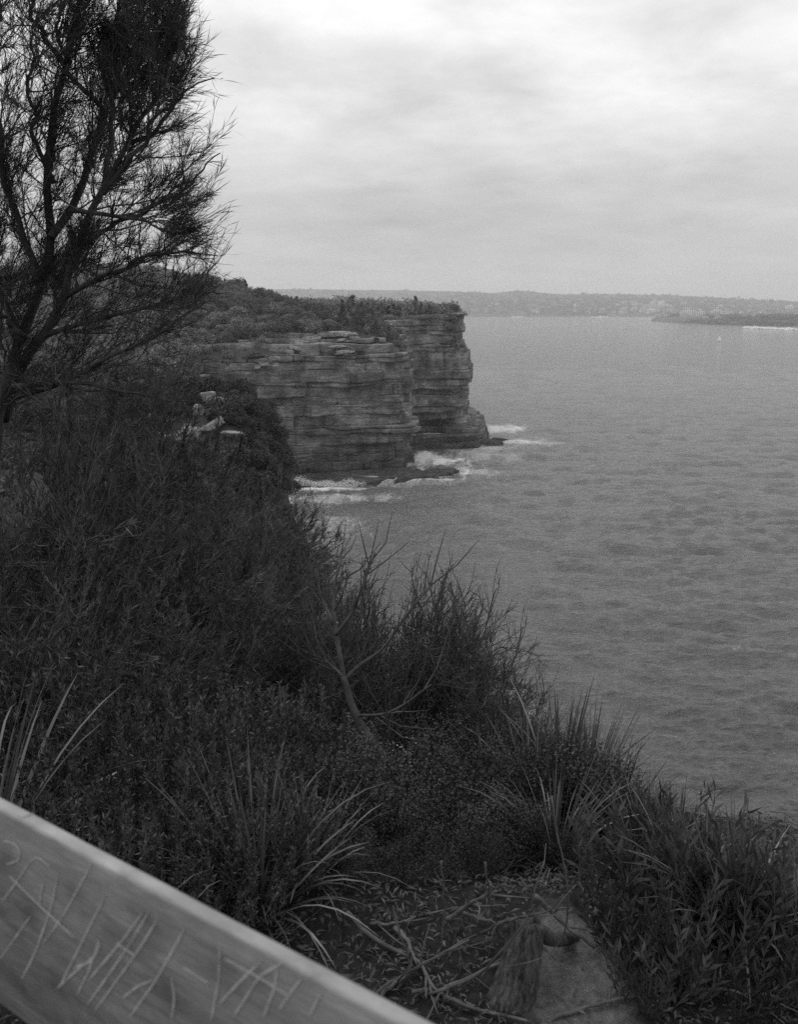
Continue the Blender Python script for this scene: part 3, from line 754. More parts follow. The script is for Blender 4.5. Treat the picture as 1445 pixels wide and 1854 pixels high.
P = pix(822, 566, 412); o = obj('lone_bush', far_b[1], None, (P[0], P[1], P[2] - .4), .4, (.85, .85, 1.15)); tag(o, 'lone round bush at the very tip beside the thin rock shelf', 'bush')
P = pix(752, 556, 420); o = obj('coastal_tree', far_t[2], None, (P[0], P[1], P[2] - 1.0), .9, 1.15); tag(o, 'tallest pointed tree near the right end of the headland skyline', 'tree')
# Norfolk pine at the left end of the skyline
mb = MB(); mb.tube([[0, 0, -1], [0, 0, 6], [0, 0, 11.5]], [.3, .2, .04], 6)
pine = thing('pine_tree', 'tall conical pine standing at the left end of the headland skyline', 'tree', (0, 0, 0))
P = pix(362, 545, 470); hzp = head_z(np.array([P[0]]), np.array([P[1]]))[0][0]; pine.location = (P[0], P[1], max(hzp, P[2] - 4))
obj('trunk', mb.me('trunk', M_BARK), pine); mb = MB(); r_ = np.random.default_rng(4)
for t_ in range(13):
    zq = 1.8 + t_ * .75; rq = 3.0 * (1 - t_ / 14)
    for q in range(9):
        a = q / 9 * 6.28 + t_ * .4; k = np.linspace(.15, 1, 9)[:, None]
        P0 = np.array([math.cos(a), math.sin(a), .12]) * rq * k + [0, 0, zq]
        mb.leaves(np.repeat(P0, 3, 0), r_.normal(size=(27, 3)) * .6 + [math.cos(a), math.sin(a), .5], .55, .3)
obj('crown', mb.me('crown', M_BUSHF), pine)

# ------------------------------------------------------------------ far shore
def skyline(px): return interp(px, [(-800, 520), (300, 521), (600, 524), (820, 527), (890, 531), (935, 526), (990, 531), (1030, 533), (1080, 531), (1140, 533), (1250, 536), (1350, 541), (1445, 546), (1800, 556), (2600, 560)])
fx, fy = np.meshgrid(np.linspace(-5200, 5600, 260), np.concatenate([np.linspace(6080, 6900, 24), np.linspace(7000, 9300, 26)]))
fpx = CX + FPX * fx / (fy * cP)
shore = 6230 + 60 * vn.fbm(fx / 500, 0, 1, 3)
top = np.array([pix(a, b, 8800)[2] for a, b in zip(fpx.ravel(), skyline(fpx).ravel())]).reshape(fpx.shape)
tt = np.clip((fy - shore) / (8800 - 6230), 0, None)
fz = np.where(fy < shore, -6, 2 + (top - 2) * np.clip(tt, 0, 1) ** .9 + 14 * vn.fbm(fx / 320, fy / 320, 0, 4) * np.clip(tt * 2.5, 0, 1) * np.clip((1.05 - tt) * 2.2, .3, 1))
fz = np.where(tt > 1, fz * (1 - .5 * np.clip(tt - 1, 0, 1)), fz)
def far_z(X, Y):
    s_ = 6230 + 60 * vn.fbm(X / 500, 0, 1, 3); t_ = np.clip((Y - s_) / (8800 - 6230), 0, None)
    pxx = CX + FPX * X / (Y * cP); tp = pix(pxx, skyline(pxx), 8800)[2]
    return float(2 + (tp - 2) * np.clip(t_, 0, 1) ** .9 + 14 * vn.fbm(X / 320, Y / 320, 0, 4) * np.clip(t_ * 2.5, 0, 1))
M_HILL = simple('wooded_hills', .035, .12, .012, .95, 0, .1, (1, 1, 1))
n0, n1 = fx.shape; ii, jj = np.meshgrid(np.arange(n0 - 1), np.arange(n1 - 1), indexing='ij'); a_ = ii * n1 + jj
struct(obj('hills', mesh('hills', np.stack([fx, fy, fz], -1).reshape(-1, 3), np.stack([a_, a_ + 1, a_ + n1 + 1, a_ + n1], -1).reshape(-1, 4), M_HILL, True)))
def tree_mass(name, pts, size, per, leaf, seed, mat):
    mb = MB(); q_ = np.random.default_rng(seed)
    for x_, y_, z_ in pts:
        s_ = size * q_.uniform(.6, 1.3); d = q_.normal(size=(per, 3)); d[:, 2] = np.abs(d[:, 2]); d /= np.linalg.norm(d, axis=1)[:, None]
        mb.leaves(np.array([x_, y_, z_]) + d * s_, d + q_.normal(size=(per, 3)) * .6, leaf * q_.uniform(.6, 1.4, per), leaf * q_.uniform(.5, 1, per), side=d + q_.normal(size=(per, 3)) * .5)
    return stuff(obj(name, mb.me(name, mat)))
q_ = np.random.default_rng(9); pts = []
for i in range(1900):
    Yq = 6290 + 2300 * q_.random() ** 1.3; Xq = (q_.uniform(300, 1500) - CX) / FPX * Yq; pts.append((Xq, Yq, far_z(Xq, Yq) - 3))
tree_mass('distant_trees', pts, 16, 22, 13, 5, M_BUSHF)
# nearer point of land on the right
q2x, q2y = np.meshgrid(np.linspace(1000, 2300, 150), np.linspace(2700, 4700, 66))
def pen_z(X, Y):
    X = np.asarray(X, float); Y = np.asarray(Y, float)
    yn = np.interp(X, [1110, 1160, 1210, 1270, 1370, 1600, 2300], [3480, 3330, 3200, 3080, 2960, 2850, 2760]) + 25 * vn.fbm(X / 70, 0, 3, 3)
    yf = np.interp(X, [1050, 1120, 1250, 1600, 2300], [3700, 4000, 4500, 4700, 4800])
    d = np.minimum(np.minimum(Y - yn, (yf - Y)), (X - 1135 + 12 * vn(Y / 40, 1, 1)) * .8)
    return np.where(d > 0, np.minimum(3 + d * .12, 20) + 3 * vn.fbm(X / 60, Y / 60, 2, 3), -4 + np.clip(d, -40, 0) * .02)
pz = pen_z(q2x, q2y); n0, n1 = q2x.shape; ii, jj = np.meshgrid(np.arange(n0 - 1), np.arange(n1 - 1), indexing='ij'); a_ = ii * n1 + jj
struct(obj('wooded_point', mesh('wooded_point', np.stack([q2x, q2y, pz], -1).reshape(-1, 3), np.stack([a_, a_ + 1, a_ + n1 + 1, a_ + n1], -1).reshape(-1, 4), M_HILL, True)))
pts = []
for i in range(5000):
    Xq, Yq = q_.uniform(1130, 2100), 2770 + 1700 * q_.random() ** 1.2; zq = float(pen_z(Xq, Yq))
    if zq > 4.5 and not (Yq > 3560 and Xq < 1290 and Xq > 1040): pts.append((Xq, Yq, zq - 2))
tree_mass('point_trees', pts[:2600], 9, 26, 6.5, 6, M_BUSHF)
# pale shore rocks and surf lines
mb = MB()
for i in range(260):
    Xq = q_.uniform(1135, 1700); yn = float(np.interp(Xq, [1110, 1160, 1210, 1270, 1370, 1600, 2300], [3480, 3330, 3200, 3080, 2960, 2850, 2760])) + q_.uniform(-14, 25)
    mb.leaves(np.array([[Xq, yn, max(0, float(pen_z(Xq, yn)))]] * 6) + q_.normal(size=(6, 3)) * [5, 4, .6], q_.normal(size=(6, 3)) + [0, 0, .4], q_.uniform(5, 11, 6), q_.uniform(4, 7, 6))
stuff(obj('shore_rocks', mb.me('shore_rocks', simple('shore_rock', .05, .16, .1))))
def surf(a, b, w, h, n, seed):
    mb = MB(); s_ = np.random.default_rng(seed); A, B = pixz(*a, 0), pixz(*b, 0)
    t = s_.random(n)[:, None]; P = A * (1 - t) + B * t + s_.normal(size=(n, 3)) * [6, w, 0]; P[:, 2] = .6 + np.abs(s_.normal(size=n)) * h
    mb.leaves(P, s_.normal(size=(n, 3)) * [1, .3, .03], s_.uniform(8, 26, n), s_.uniform(2, 6, n), side=np.tile([0, -.6, 1.0], (n, 1)))
    return mb.me('surf', M_FOAM)
stuff(obj('surf', surf((1352, 594.5), (1445, 597.5), 10, 1.6, 330, 1)))
stuff(obj('surf', surf((1445, 597.5), (1600, 601), 10, 1.6, 300, 4)))
stuff(obj('surf', surf((1075, 575), (1098, 575), 14, 2, 90, 2)))
stuff(obj('surf', surf((930, 574), (945, 574), 10, 1.2, 40, 3)))
# buildings
M_WALL = simple('pale_render', .65, .8, .05, .9, 0, .01, (1, 1, 1), .2, .18)
M_WIN = simple('window_glass', .06, .10, .2, .3)
M_ROOF = simple('roof_tiles', .16, .3, .1, .9, 0, .01, (1, 1, 1), .2, .4)
win_me = None
def unit_box(name, mat, d):
    mb = MB(); mb.box((0, 0, d[2] / 2), d); return mb.me(name, mat)
def block(px, py, Y, w, d, h, label, cols, rows, cap=True, group=None, rz=0):
    P = pix(px, py, Y); o = thing('apartment_building', label, 'building', P, R(rz), None, group)
    obj('wall', unit_box('wall', M_WALL, (w, d, h + 8)), o, (0, 0, -8))
    if cap: rf = obj('roof', unit_box('roof', M_ROOF, (w * 1.03, d * 1.03, 1.2)), o, (0, 0, h)); obj('lift_housing', unit_box('lift_housing', M_WALL, (w * .25, d * .4, 3.2)), rf, (w * .1, 0, 1.2))
    ww, hh = w / cols * .4, h / rows * .42
    me = unit_box('window', M_WIN, (ww, 1.0, hh))
    for c in range(cols):
        for q in range(rows): obj('window', me, o, (-w / 2 + (c + .5) * w / cols, -d / 2 - .25, (q + .32) * h / rows))
    dw = d / 3 * .55; me2 = unit_box('window', M_WIN, (1.0, dw, hh))
    for c in range(3):
        for q in range(rows): obj('window', me2, o, (-w / 2 - .25, -d / 2 + (c + .5) * d / 3, (q + .32) * h / rows))
    return o
block(1245, 577, 3640, 52, 30, 38, 'large pale apartment block with a grid of windows above the wooded point', 6, 8, rz=8)
block(1267, 572, 3760, 34, 26, 22, 'lower pale flats just right of the largest apartment block', 4, 5)
block(1298, 568, 3850, 26, 22, 22, 'small pale apartment block standing alone behind the point trees', 3, 5)
block(1291, 569, 3900, 12, 20, 15, 'narrow pale annexe left of the lone small apartment block', 2, 3)
block(1198, 557, 6700, 44, 40, 48, 'distant square grey tower rising above the town', 4, 8)
block(1179, 565, 6420, 58, 40, 26, 'distant broad pale building near the far shoreline', 5, 4)
block(1430, 563, 4500, 36, 26, 30, 'pale apartment block on the slope at the right edge', 4, 6)
block(1041, 560, 6500, 14, 20, 38, 'thin pale tower among trees on the far hillside', 2, 7)
# small houses: one mesh pair, copied
hw = MB(); hw.box((0, 0, 3), (22, 14, 10)); h_wall = hw.me('wall', M_WALL)
hr = MB(); hr.add(np.array([[-12, -8, 8.02], [12, -8, 8.02], [12, 8, 8.02], [-12, 8, 8.02], [-8, 0, 12.5], [8, 0, 12.5]]), [[0, 1, 5, 4], [2, 3, 4, 5], [3, 2, 1, 0]], [[1, 2, 5], [3, 0, 4]]); h_roof = hr.me('roof', M_ROOF)
h_win = unit_box('window', M_WIN, (3.5, .6, 3.2))
hroot = thing('house', 'small pale house in the town across the water', 'house', (0, 0, 0), 0, None, 'houses of the town across the water')
obj('wall', h_wall, hroot); obj('roof', h_roof, hroot)
for k in (-6.5, 0, 6.5): obj('window', h_win, hroot, (k, -7.1, 3))
first = True; q3 = np.random.default_rng(14)
for i in range(120):
    if i < 78:
        pxq = q3.choice([q3.uniform(850, 1440), q3.uniform(1080, 1240)]); Yq = 6330 + 1200 * q3.random() ** 1.7; Xq = (pxq - CX) / FPX * Yq; zq = far_z(Xq, Yq) + 3; sc = q3.uniform(1.0, 2.2); lab = 'small pale house in the town across the water'
    else:
        Xq, Yq = q3.uniform(1230, 2000), q3.uniform(3550, 4450); zq = float(pen_z(Xq, Yq)) + 3; sc = q3.uniform(.7, 1.3); lab = 'small pale house among trees behind the wooded point'
        if zq < 10: continue
    lo_ = (Xq, Yq, zq)
    if first:
        hroot.location = lo_; hroot.scale = (sc,) * 3; first = False
    else:
        o = dup(hroot, lo_, q3.uniform(-.6, .6), sc, lab); o['group'] = 'houses of the town across the water' if i < 78 else 'houses behind the wooded point'
# sailing boat
P = pixz(1303, 618, 0)
boat = thing('sailing_boat', 'small white sailing boat alone on the open water', 'boat', (P[0], P[1], 0), R(15), 1.0)
M_SAIL = leafmat('sail_cloth', .8, .88, .6, .8, .1, .5, 0); M_HULL = simple('white_hull', .6, .75, .4, .4)
hp = []
for x_, w_, z_ in ((-4.2, .9, .9), (-2.5, 1.35, .9), (0, 1.5, .95), (2.5, 1.0, 1.1), (4.6, .05, 1.3)):
    hp += [[x_, -w_, z_], [x_, -w_ * .55, -.1], [x_, 0, -.5], [x_, w_ * .55, -.1], [x_, w_, z_]]
hp = np.array(hp); Q = []
for i in range(4):
    for j in range(4): Q.append([i * 5 + j, i * 5 + j + 1, i * 5 + j + 6, i * 5 + j + 5])
for i in range(4): Q.append([i * 5, i * 5 + 5, i * 5 + 9, i * 5 + 4])
Q.append([0, 4, 3, 1])
mb = MB(); mb.add(hp, Q, [[1, 3, 2]]); obj('hull', mb.me('hull', M_HULL), boat)
mb = MB(); mb.tube([[.6, 0, .6], [.6, 0, 11.3]], [.12, .07], 6); mast = obj('mast', mb.me('mast', M_HULL), boat)
mb = MB(); mb.tube([[.6, 0, 2.0], [-3.6, .6, 2.0]], .08, 5); obj('boom', mb.me('boom', M_HULL), mast)
def sail(A, B, C, belly):
    mb = MB(); n = 8; V = []; Q = []
    for i in range(n + 1):
        for j in range(n + 1):
            u, v = i / n, j / n; l = np.array(A) * (1 - u) + np.array(C) * u; r2 = np.array(B) * (1 - u) + np.array(C) * u
            p_ = l * (1 - v) + r2 * v; p_ = p_ + np.array([0, belly * math.sin(math.pi * v) * (1 - u) * (.3 + u), 0]); V.append(p_)
    for i in range(n):
        for j in range(n): a = i * (n + 1) + j; Q.append([a, a + 1, a + n + 2, a + n + 1])
    mb.add(V, Q); return mb.me('sail', M_SAIL, True)
obj('mainsail', sail((.55, 0, 2.1), (-3.6, .6, 2.1), (.55, 0, 11.2), .5), boat)
obj('jib', sail((4.5, 0, 1.3), (.9, .7, 1.6), (.65, 0, 10.2), .4), boat)

# ------------------------------------------------------------------ rocky outcrop at middle distance
OUT = [(398, 722, 66, 2.9, 2.0, .8, 10, 'flat pale slab capping the highest part of the middle outcrop', .85, (0, 4)),
       (418, 745, 66, 1.3, 1.3, 2.2, 15, 'square pale block under the capping slab at the outcrop edge', .8, (0, 0)),
       (345, 788, 62, 2.3, 2.2, 1.9, -12, 'bright flat-topped block in the middle of the outcrop', .9, (0, 0)),
       (384, 768, 63.5, 2.6, 1.5, .9, 20, 'long pale slab leaning up to the right beside the bright block', .8, (0, -28)),
       (358, 744, 65.5, 1.8, 1.5, 1.4, -15, 'grey weathered boulder above the bright block', .7, (0, 18)),
       (305, 758, 64, 1.7, 1.0, .8, 25, 'narrow pale rock tilted left of the outcrop blocks', .8, (0, -35)),
       (300, 786, 62, 1.5, 1.1, .7, 5, 'small pale ledge left of the bright flat-topped block', .8, (0, 12)),
       (340, 770, 63, .9, .9, .8, 40, 'small knobbly rock standing on the bright block', .5, (0, 0)),
       (268, 702, 67, 1.8, 1.2, .8, 10, 'pale rock showing through branches left above the outcrop', .7, (0, 10)),
       (278, 742, 66, .9, .9, 1.2, 30, 'small upright pale rock behind bare branches', .6, (10, 5)),
       (405, 806, 61, 1.2, 1.0, .9, 30, 'small pale rock half hidden by bushes below the leaning slab', .6, (0, 10)),
       (378, 716, 70, 1.6, 1.5, 1.2, 0, 'grey rock at the back of the outcrop beside the capping slab', .7, (0, 0)),
       (345, 836, 61, 3.2, 2.6, 3.2, -10, 'tall grey rock face below the bright flat-topped block', .85, (0, 0)),
       (420, 790, 63, 2.4, 2.0, 1.5, 10, 'shadowed rock ledge beneath the leaning slab', .8, (0, 0))]
for i, (px, py, Y, w, d, h, rz, lab, sq, tl) in enumerate(OUT):
    P = ground_at(px, py + 6); kq = .68 * P[1] / 62; w, d, h = w * kq, d * kq, h * kq
    o = obj('outcrop_rock', rock_mesh('outcrop_rock', M_ROCK, (w, d, h), 11 + i * 4.7, 14, .09, min(1, sq + .1), 9), None, (P[0], P[1], P[2] + h * .08), R(rz))
    o.rotation_euler = (R(tl[0]), R(tl[1]), R(rz)); tag(o, lab, 'rock')
mid_b = [clump('b', M_BUSHM, 1.3, 1.15, 2600, .13, 400 + i, 9).me('outcrop_bush', M_BUSHM) for i in range(4)]
ML = [(455, 770, 65, 1.0), (440, 790, 64, .9), (462, 800, 64, 1.0), (430, 765, 67, .8), (445, 830, 62, 1.1), (468, 840, 62, 1.1), (410, 840, 61, 1.0), (480, 870, 60, 1.1), (455, 870, 60, 1.1), (430, 880, 58, 1.0), (395, 870, 58, 1.0),
      (372, 848, 59, .8), (320, 748, 66, .8), (335, 730, 68, .9), (300, 730, 69, 1.0), (260, 740, 68, 1.1), (230, 720, 70, 1.2), (200, 740, 66, 1.1), (180, 780, 60, 1.1), (240, 790, 60, 1.0), (270, 810, 60, .8),
      (210, 830, 56, 1.0), (150, 820, 56, 1.1), (110, 780, 60, 1.3), (60, 760, 62, 1.4), (20, 780, 60, 1.3), (390, 745, 68, .6), (480, 905, 58, 1.0), (500, 930, 57, 1.0), (410, 910, 55, 1.1), (350, 900, 54, 1.1), (300, 870, 55, .9), (250, 870, 53, .8),
      (100, 850, 52, 1.1), (40, 840, 52, 1.2), (290, 700, 75, 1.1), (340, 705, 76, 1.1), (370, 700, 78, 1.0), (250, 690, 78, 1.3), (200, 690, 78, 1.4), (140, 700, 76, 1.4), (80, 690, 78, 1.5), (20, 700, 76, 1.5), (520, 960, 56, .9), (500, 980, 54, 1.0)]
_q = np.random.default_rng(61)
for i in range(70):
    yq = _q.uniform(38, 90); P = np.array([float(g_edge(yq)) + _q.uniform(-1.5, 4.5), yq, 0.0]); P[2] = float(ground_z(P[0], P[1])); sc = _q.uniform(.7, 1.25)
    o = obj('outcrop_bush', mid_b[i % 4], None, (P[0], P[1], P[2] - .3), i * 1.9, (sc * 1.1, sc * 1.1, sc)); tag(o, 'bush clinging to the steep seaward drop of the middle outcrop', 'bush', 'bushes on the seaward drop of the outcrop')
for i, (px, py, Y, sc) in enumerate(ML):
    P = ground_at(px, py + 8); sc = sc * P[1] / 62
    o = obj('outcrop_bush', mid_b[i % 4], None, (P[0], P[1], P[2] - .25 * sc), i * 1.7, (sc * 1.1, sc * 1.1, sc))
    if px >= 425 and py < 900: tag(o, 'rounded pale-leaved bush spilling over the right edge of the outcrop', 'bush', 'bushes on the right edge of the outcrop')
    elif py < 760: tag(o, 'rounded bush behind the pale outcrop rocks', 'bush', 'bushes behind the outcrop rocks')
    else: tag(o, 'rounded bush on the slope below the outcrop rocks', 'bush', 'bushes below the outcrop rocks')

mb = MB(); _q = np.random.default_rng(64)
for i in range(420):
    yq = _q.uniform(92, 290); xq = float(g_edge(yq)) - 70 * _q.random() ** 1.6; sc = _q.uniform(1.2, 2.4)
    c = clump('x', M_BUSHM, 1.3 * sc, 1.2 * sc, 150, .55, 7000 + i, 6); mb.add(c.v[0] + [xq, yq, float(ground_z(xq, yq)) - .4], c.q[0])
for i in range(460):
    yq = 11 + 75 * _q.random() ** .8; xq = float(g_edge(yq)) - 5 - .05 * yq - 40 * _q.random() ** 1.5; sc = _q.uniform(.45, 1.0)
    if abs(xq + 14) < 4 and 55 < yq < 72: continue
    c = clump('x', M_BUSHM, 1.3 * sc, 1.2 * sc, 420, .15, 9000 + i, 7); mb.add(c.v[0] + [xq, yq, float(ground_z(xq, yq)) - .3], c.q[0])
stuff(obj('clifftop_scrub', mb.me('clifftop_scrub', M_BUSHM)))

# ------------------------------------------------------------------ the she-oak
TRY = 8.0
def limb(pts, y0, y1):
    n = len(pts); return np.array([pix(a, b, y0 + (y1 - y0) * i / (n - 1)) for i, (a, b) in enumerate(pts)])
def spline(P, n):
    P = np.asarray(P); d = np.r_[0, np.cumsum(np.linalg.norm(np.diff(P, axis=0), axis=1))]; t = np.linspace(0, d[-1], n)
    Q = np.stack([np.interp(t, d, P[:, i]) for i in range(3)], 1)
    for _ in range(3): Q[1:-1] = (Q[:-2] + 2 * Q[1:-1] + Q[2:]) / 4
    return Q
LIMBS = [([(-45, 1000), (-10, 800), (15, 700), (45, 610), (75, 520), (95, 430), (85, 330), (95, 230), (120, 120), (150, 0), (170, -120)], 8, 8.4, .085, .02, 1.0),
         ([(95, 430), (125, 380), (160, 300), (190, 200), (230, 90), (300, -40)], 8.05, 8.8, .05, .012, 1.2),
         ([(0, 760), (40, 660), (80, 600), (112, 540), (140, 450), (185, 350), (230, 260), (280, 170), (325, 80), (345, 10)], 8.2, 7.6, .07, .010, 1.0),
         ([(185, 350), (240, 290), (275, 220), (330, 170), (388, 138)], 7.9, 7.3, .03, .006, .55),
         ([(112, 540), (190, 500), (270, 462), (335, 455), (392, 462)], 8.0, 7.2, .032, .006, .75),
         ([(60, 615), (150, 585), (250, 560), (330, 540), (385, 510)], 8.1, 7.4, .035, .006, .9),
         ([(140, 450), (220, 400), (300, 365), (365, 315), (398, 275)], 7.95, 7.3, .03, .006, .6),
         ([(40, 620), (-20, 500), (-60, 380), (-100, 200), (-110, 40)], 8.0, 8.6, .05, .012, 1.3),
         ([(75, 520), (30, 400), (0, 280), (-20, 150), (0, 0)], 8.1, 7.5, .045, .01, 1.2),
         ([(185, 350), (205, 250), (190, 130), (215, 20), (240, -60)], 8.1, 8.7, .035, .008, 1.2),
         ([(230, 260), (290, 240), (330, 130), (350, 60)], 7.8, 8.2, .025, .006, .9),
         ([(20, 720), (100, 700), (200, 645), (300, 600), (375, 545)], 8.0, 7.0, .035, .006, 1.0),
         ([(95, 330), (60, 240), (50, 130), (70, 20)], 8.2, 7.6, .03, .008, 1.3),
         ([(125, 380), (200, 390), (260, 400), (310, 420)], 7.9, 7.2, .03, .006, 1.5),
         ([(45, 610), (-10, 560), (-60, 540)], 7.9, 7.5, .035, .008, 1.0),
         ([(20, 700), (120, 690), (210, 705), (300, 725), (362, 728)], 7.8, 7.2, .03, .005, .12),
         ([(100, 690), (190, 740), (260, 790), (300, 800)], 7.7, 7.0, .02, .004, .2),
         ([(120, 120), (60, 40), (40, -60)], 8.2, 7.8, .03, .008, 1.4),
         ([(190, 200), (120, 130), (100, 30), (130, -60)], 8.2, 7.9, .03, .008, 1.3),
         ([(280, 170), (240, 100), (260, 20)], 7.8, 7.6, .025, .006, 1.3)]
oak = thing('she_oak_tree', 'tall wispy dark tree with many thin ascending branches filling the upper left', 'tree', limb([(-45, 1000)] * 2, 8, 8)[0])
ob = np.array(oak.location); twigs = MB(); need = MB(); r_ = np.random.default_rng(31)
def pxof(P):
    dy = P[..., 1] * cP - (P[..., 2] - H) * sP
    return CX + FPX * P[..., 0] / dy
OUTL = [(-100, 345), (50, 345), (105, 352), (132, 392), (165, 372), (205, 330), (245, 372), (278, 396), (325, 372), (380, 392), (460, 400), (520, 388), (565, 370), (620, 330), (700, 372), (760, 330)]
def pyof(P):
    dy = P[..., 1] * cP - (P[..., 2] - H) * sP
    return CY - FPX * (P[..., 1] * sP + (P[..., 2] - H) * cP) / dy
NB, ND, NLn = [], [], []
for pts, y0, y1, ra, rb_, dens in LIMBS:
    P = spline(limb(pts, y0, y1), 40); L = np.linalg.norm(np.diff(P, axis=0), axis=1).sum()
    P[:, 0] += .03 * vn.fbm(np.arange(40) * .25 + ra * 100, 1.5, 0, 2); P[:, 1] += .05 * vn.fbm(np.arange(40) * .25, 9.5 + ra * 77, 0, 2)
    mb = MB(); mb.tube(P - ob, np.linspace(ra, rb_, 40) * .78, 8); obj('trunk' if ra > .065 else 'limb', mb.me('limb', M_BARK, True), oak)
    T = np.gradient(P, axis=0); T /= np.linalg.norm(T, axis=1)[:, None]
    ns = int(L / .070 * (.45 + .55 * min(dens, 1.0)))
    for s in range(ns):
        u = r_.uniform(.22 if ra > .06 else .1, 1.0); i = int(u * 39); d = T[i] * .9 + r_.normal(size=3) * .62 + np.array([.22, 0, .30]); d /= np.linalg.norm(d)
        if pxof(P[i]) > interp(pyof(P[i]), OUTL) - 8: continue
        ln = r_.uniform(.3, .85) * (1.05 - .45 * u); tip = P[i] + d * ln
        lim_ = interp(pyof(tip), OUTL) + 13 * r_.normal()
        if pxof(tip + d * .15) > lim_:
            ln *= .55; tip = P[i] + d * ln
            if pxof(tip + d * .1) > min(lim_, interp(pyof(tip), OUTL)) + 6: continue
        if pxof(P[i]) > 330 and pts[0][1] > 400 and False: continue
        t = np.linspace(0, 1, 5)[:, None]; bend = np.array([.10, 0, .12]) * ln
        C = P[i] + d * ln * t + bend * t * t; C[1:-1] += r_.normal(size=(3, 3)) * .012
        twigs.tube(C - ob, np.linspace(.009 * (1.1 - .5 * u), .0022, 5), 4, False)
        nsub = r_.integers(6, 11)
        for q in range(nsub):
            v = r_.uniform(.15, 1); b = C[int(v * 4)] * (1 - (v * 4) % 1) + C[min(4, int(v * 4) + 1)] * ((v * 4) % 1)
            sd_ = d * .75 + r_.normal(size=3) * .5 + np.array([.15, 0, .22]); sd_ /= np.linalg.norm(sd_); sl = r_.uniform(.10, .34)
            t3 = np.linspace(0, 1, 3)[:, None]; S = b + sd_ * sl * t3 + np.array([.04, 0, .05]) * t3 * t3
            if pxof(S[-1]) > lim_ + 16: continue
            twigs.tube(S - ob, [.0032, .0022, .0012], 3, False)
            k = int(r_.integers(10, 19) * np.clip(dens * (1.05 + 1.05 * vn.fbm(b[0] * 1.7, b[2] * 1.7, b[1] * 1.2, 2)), .10, 2.6) * (1.35 if pxof(b) < 300 else .8) * (1.2 if pyof(b) < 230 and pxof(b) < 330 else (1.5 if pyof(b) > 430 else 1.1)))
            if k < 1: continue
            w = r_.random(k)[:, None]; NB.append(S[0] * (1 - w) + S[-1] * w)
            dd_ = sd_ * .9 + r_.normal(size=(k, 3)) * .33 + [.12, 0, .16]; ND.append(dd_); NLn.append(r_.uniform(.07, .19, k))
NB, ND, NLn = np.vstack(NB), np.vstack(ND), np.concatenate(NLn)
need.leaves(NB - ob, ND, NLn, .0048, fold=.1)
obj('twigs', twigs.me('twigs', M_TWIG), oak); obj('crown', need.me('crown', M_NEEDLE), oak)

# ------------------------------------------------------------------ shrub and plant prototypes
def place_top(px, ytop, Y):
    x_ = pix(px, ytop, Y); zg = float(ground_z(x_[0], x_[1])); return np.array([x_[0], x_[1], zg]), x_[2] - zg
def proto_feather(seed, h=1.6):
    q = np.random.default_rng(seed); st, fo = MB(), MB(); B, D, L = [], [], []
    for s in range(34):
        a = q.uniform(0, 6.28); lean = q.uniform(.15, 1.15); d = np.array([math.cos(a) * lean + .18, math.sin(a) * lean, 1.0]); d /= np.linalg.norm(d)
        ln = h * q.uniform(.65, 1.02) * (1.05 - .28 * lean); t = np.linspace(0, 1, 6)[:, None]
        C = d * ln * t + np.array([.12, 0, -.05 * lean]) * t * t * h + np.array([math.cos(a), math.sin(a), 0]) * .05
        C[1:] += q.normal(size=(5, 3)) * .02
        st.tube(C - [0, 0, .1], np.linspace(.014, .003, 6), 4, False)
        for k in range(22):
            v = q.uniform(.22, 1) * 5; i = min(int(v), 4); b = C[i] + (C[i + 1] - C[i]) * (v - i)
            sd_ = d * .5 + q.normal(size=3) * .55 + np.array([.25, 0, .25]); sd_ /= np.linalg.norm(sd_); sl = q.uniform(.12, .36)
            st.tube(np.array([b, b + sd_ * sl]) - [0, 0, .1], [.003, .001], 3, False)
            n = 26; w = q.random(n)[:, None]; B.append(b + sd_ * sl * w); D.append(sd_ + q.normal(size=(n, 3)) * .42 + [.1, 0, .12]); L.append(q.uniform(.03, .085, n))
    fo.leaves(np.vstack(B) - [0, 0, .1], np.vstack(D), np.concatenate(L), .0055, fold=.08)
    return st.me('stems', M_TWIG), fo.me('foliage', M_FEATHER)
def proto_shoot(seed, h=.8):
    q = np.random.default_rng(seed); st, fo = MB(), MB(); B, D, L = [], [], []
    for s in range(110):
        a = q.uniform(0, 6.28); rr = math.sqrt(q.random()); top = h * (1.0 - .45 * rr * rr) * q.uniform(.72, 1.05)
        tip = np.array([math.cos(a) * rr * h * .62, math.sin(a) * rr * h * .62, top]); base = np.array([tip[0] * .25, tip[1] * .25, 0])
        t = np.linspace(0, 1, 6)[:, None]; C = base + (tip - base) * t; C[:, :2] += (tip[:2] - base[:2]) * (.25 * np.sin(t * 3.14)); C[1:-1] += q.normal(size=(4, 3)) * .012
        st.tube(C - [0, 0, .08], np.linspace(.005, .0016, 6), 3, False)
        n = 46; v = 5 * (1 - q.random(n) ** 1.25 * .62); i = np.minimum(v.astype(int), 4); f = (v - i)[:, None]; b = C[i] * (1 - f) + C[i + 1] * f
        ax = C[i + 1] - C[i]; ax /= np.linalg.norm(ax, axis=1)[:, None]
        B.append(b); D.append(ax * .8 + q.normal(size=(n, 3)) * .5 + [0, 0, .15]); L.append(q.uniform(.022, .046, n))
    fo.leaves(np.vstack(B) - [0, 0, .08], np.vstack(D), np.concatenate(L), .0095, fold=.15)
    return st.me('stems', M_TWIG), fo.me('foliage', M_SHOOT)
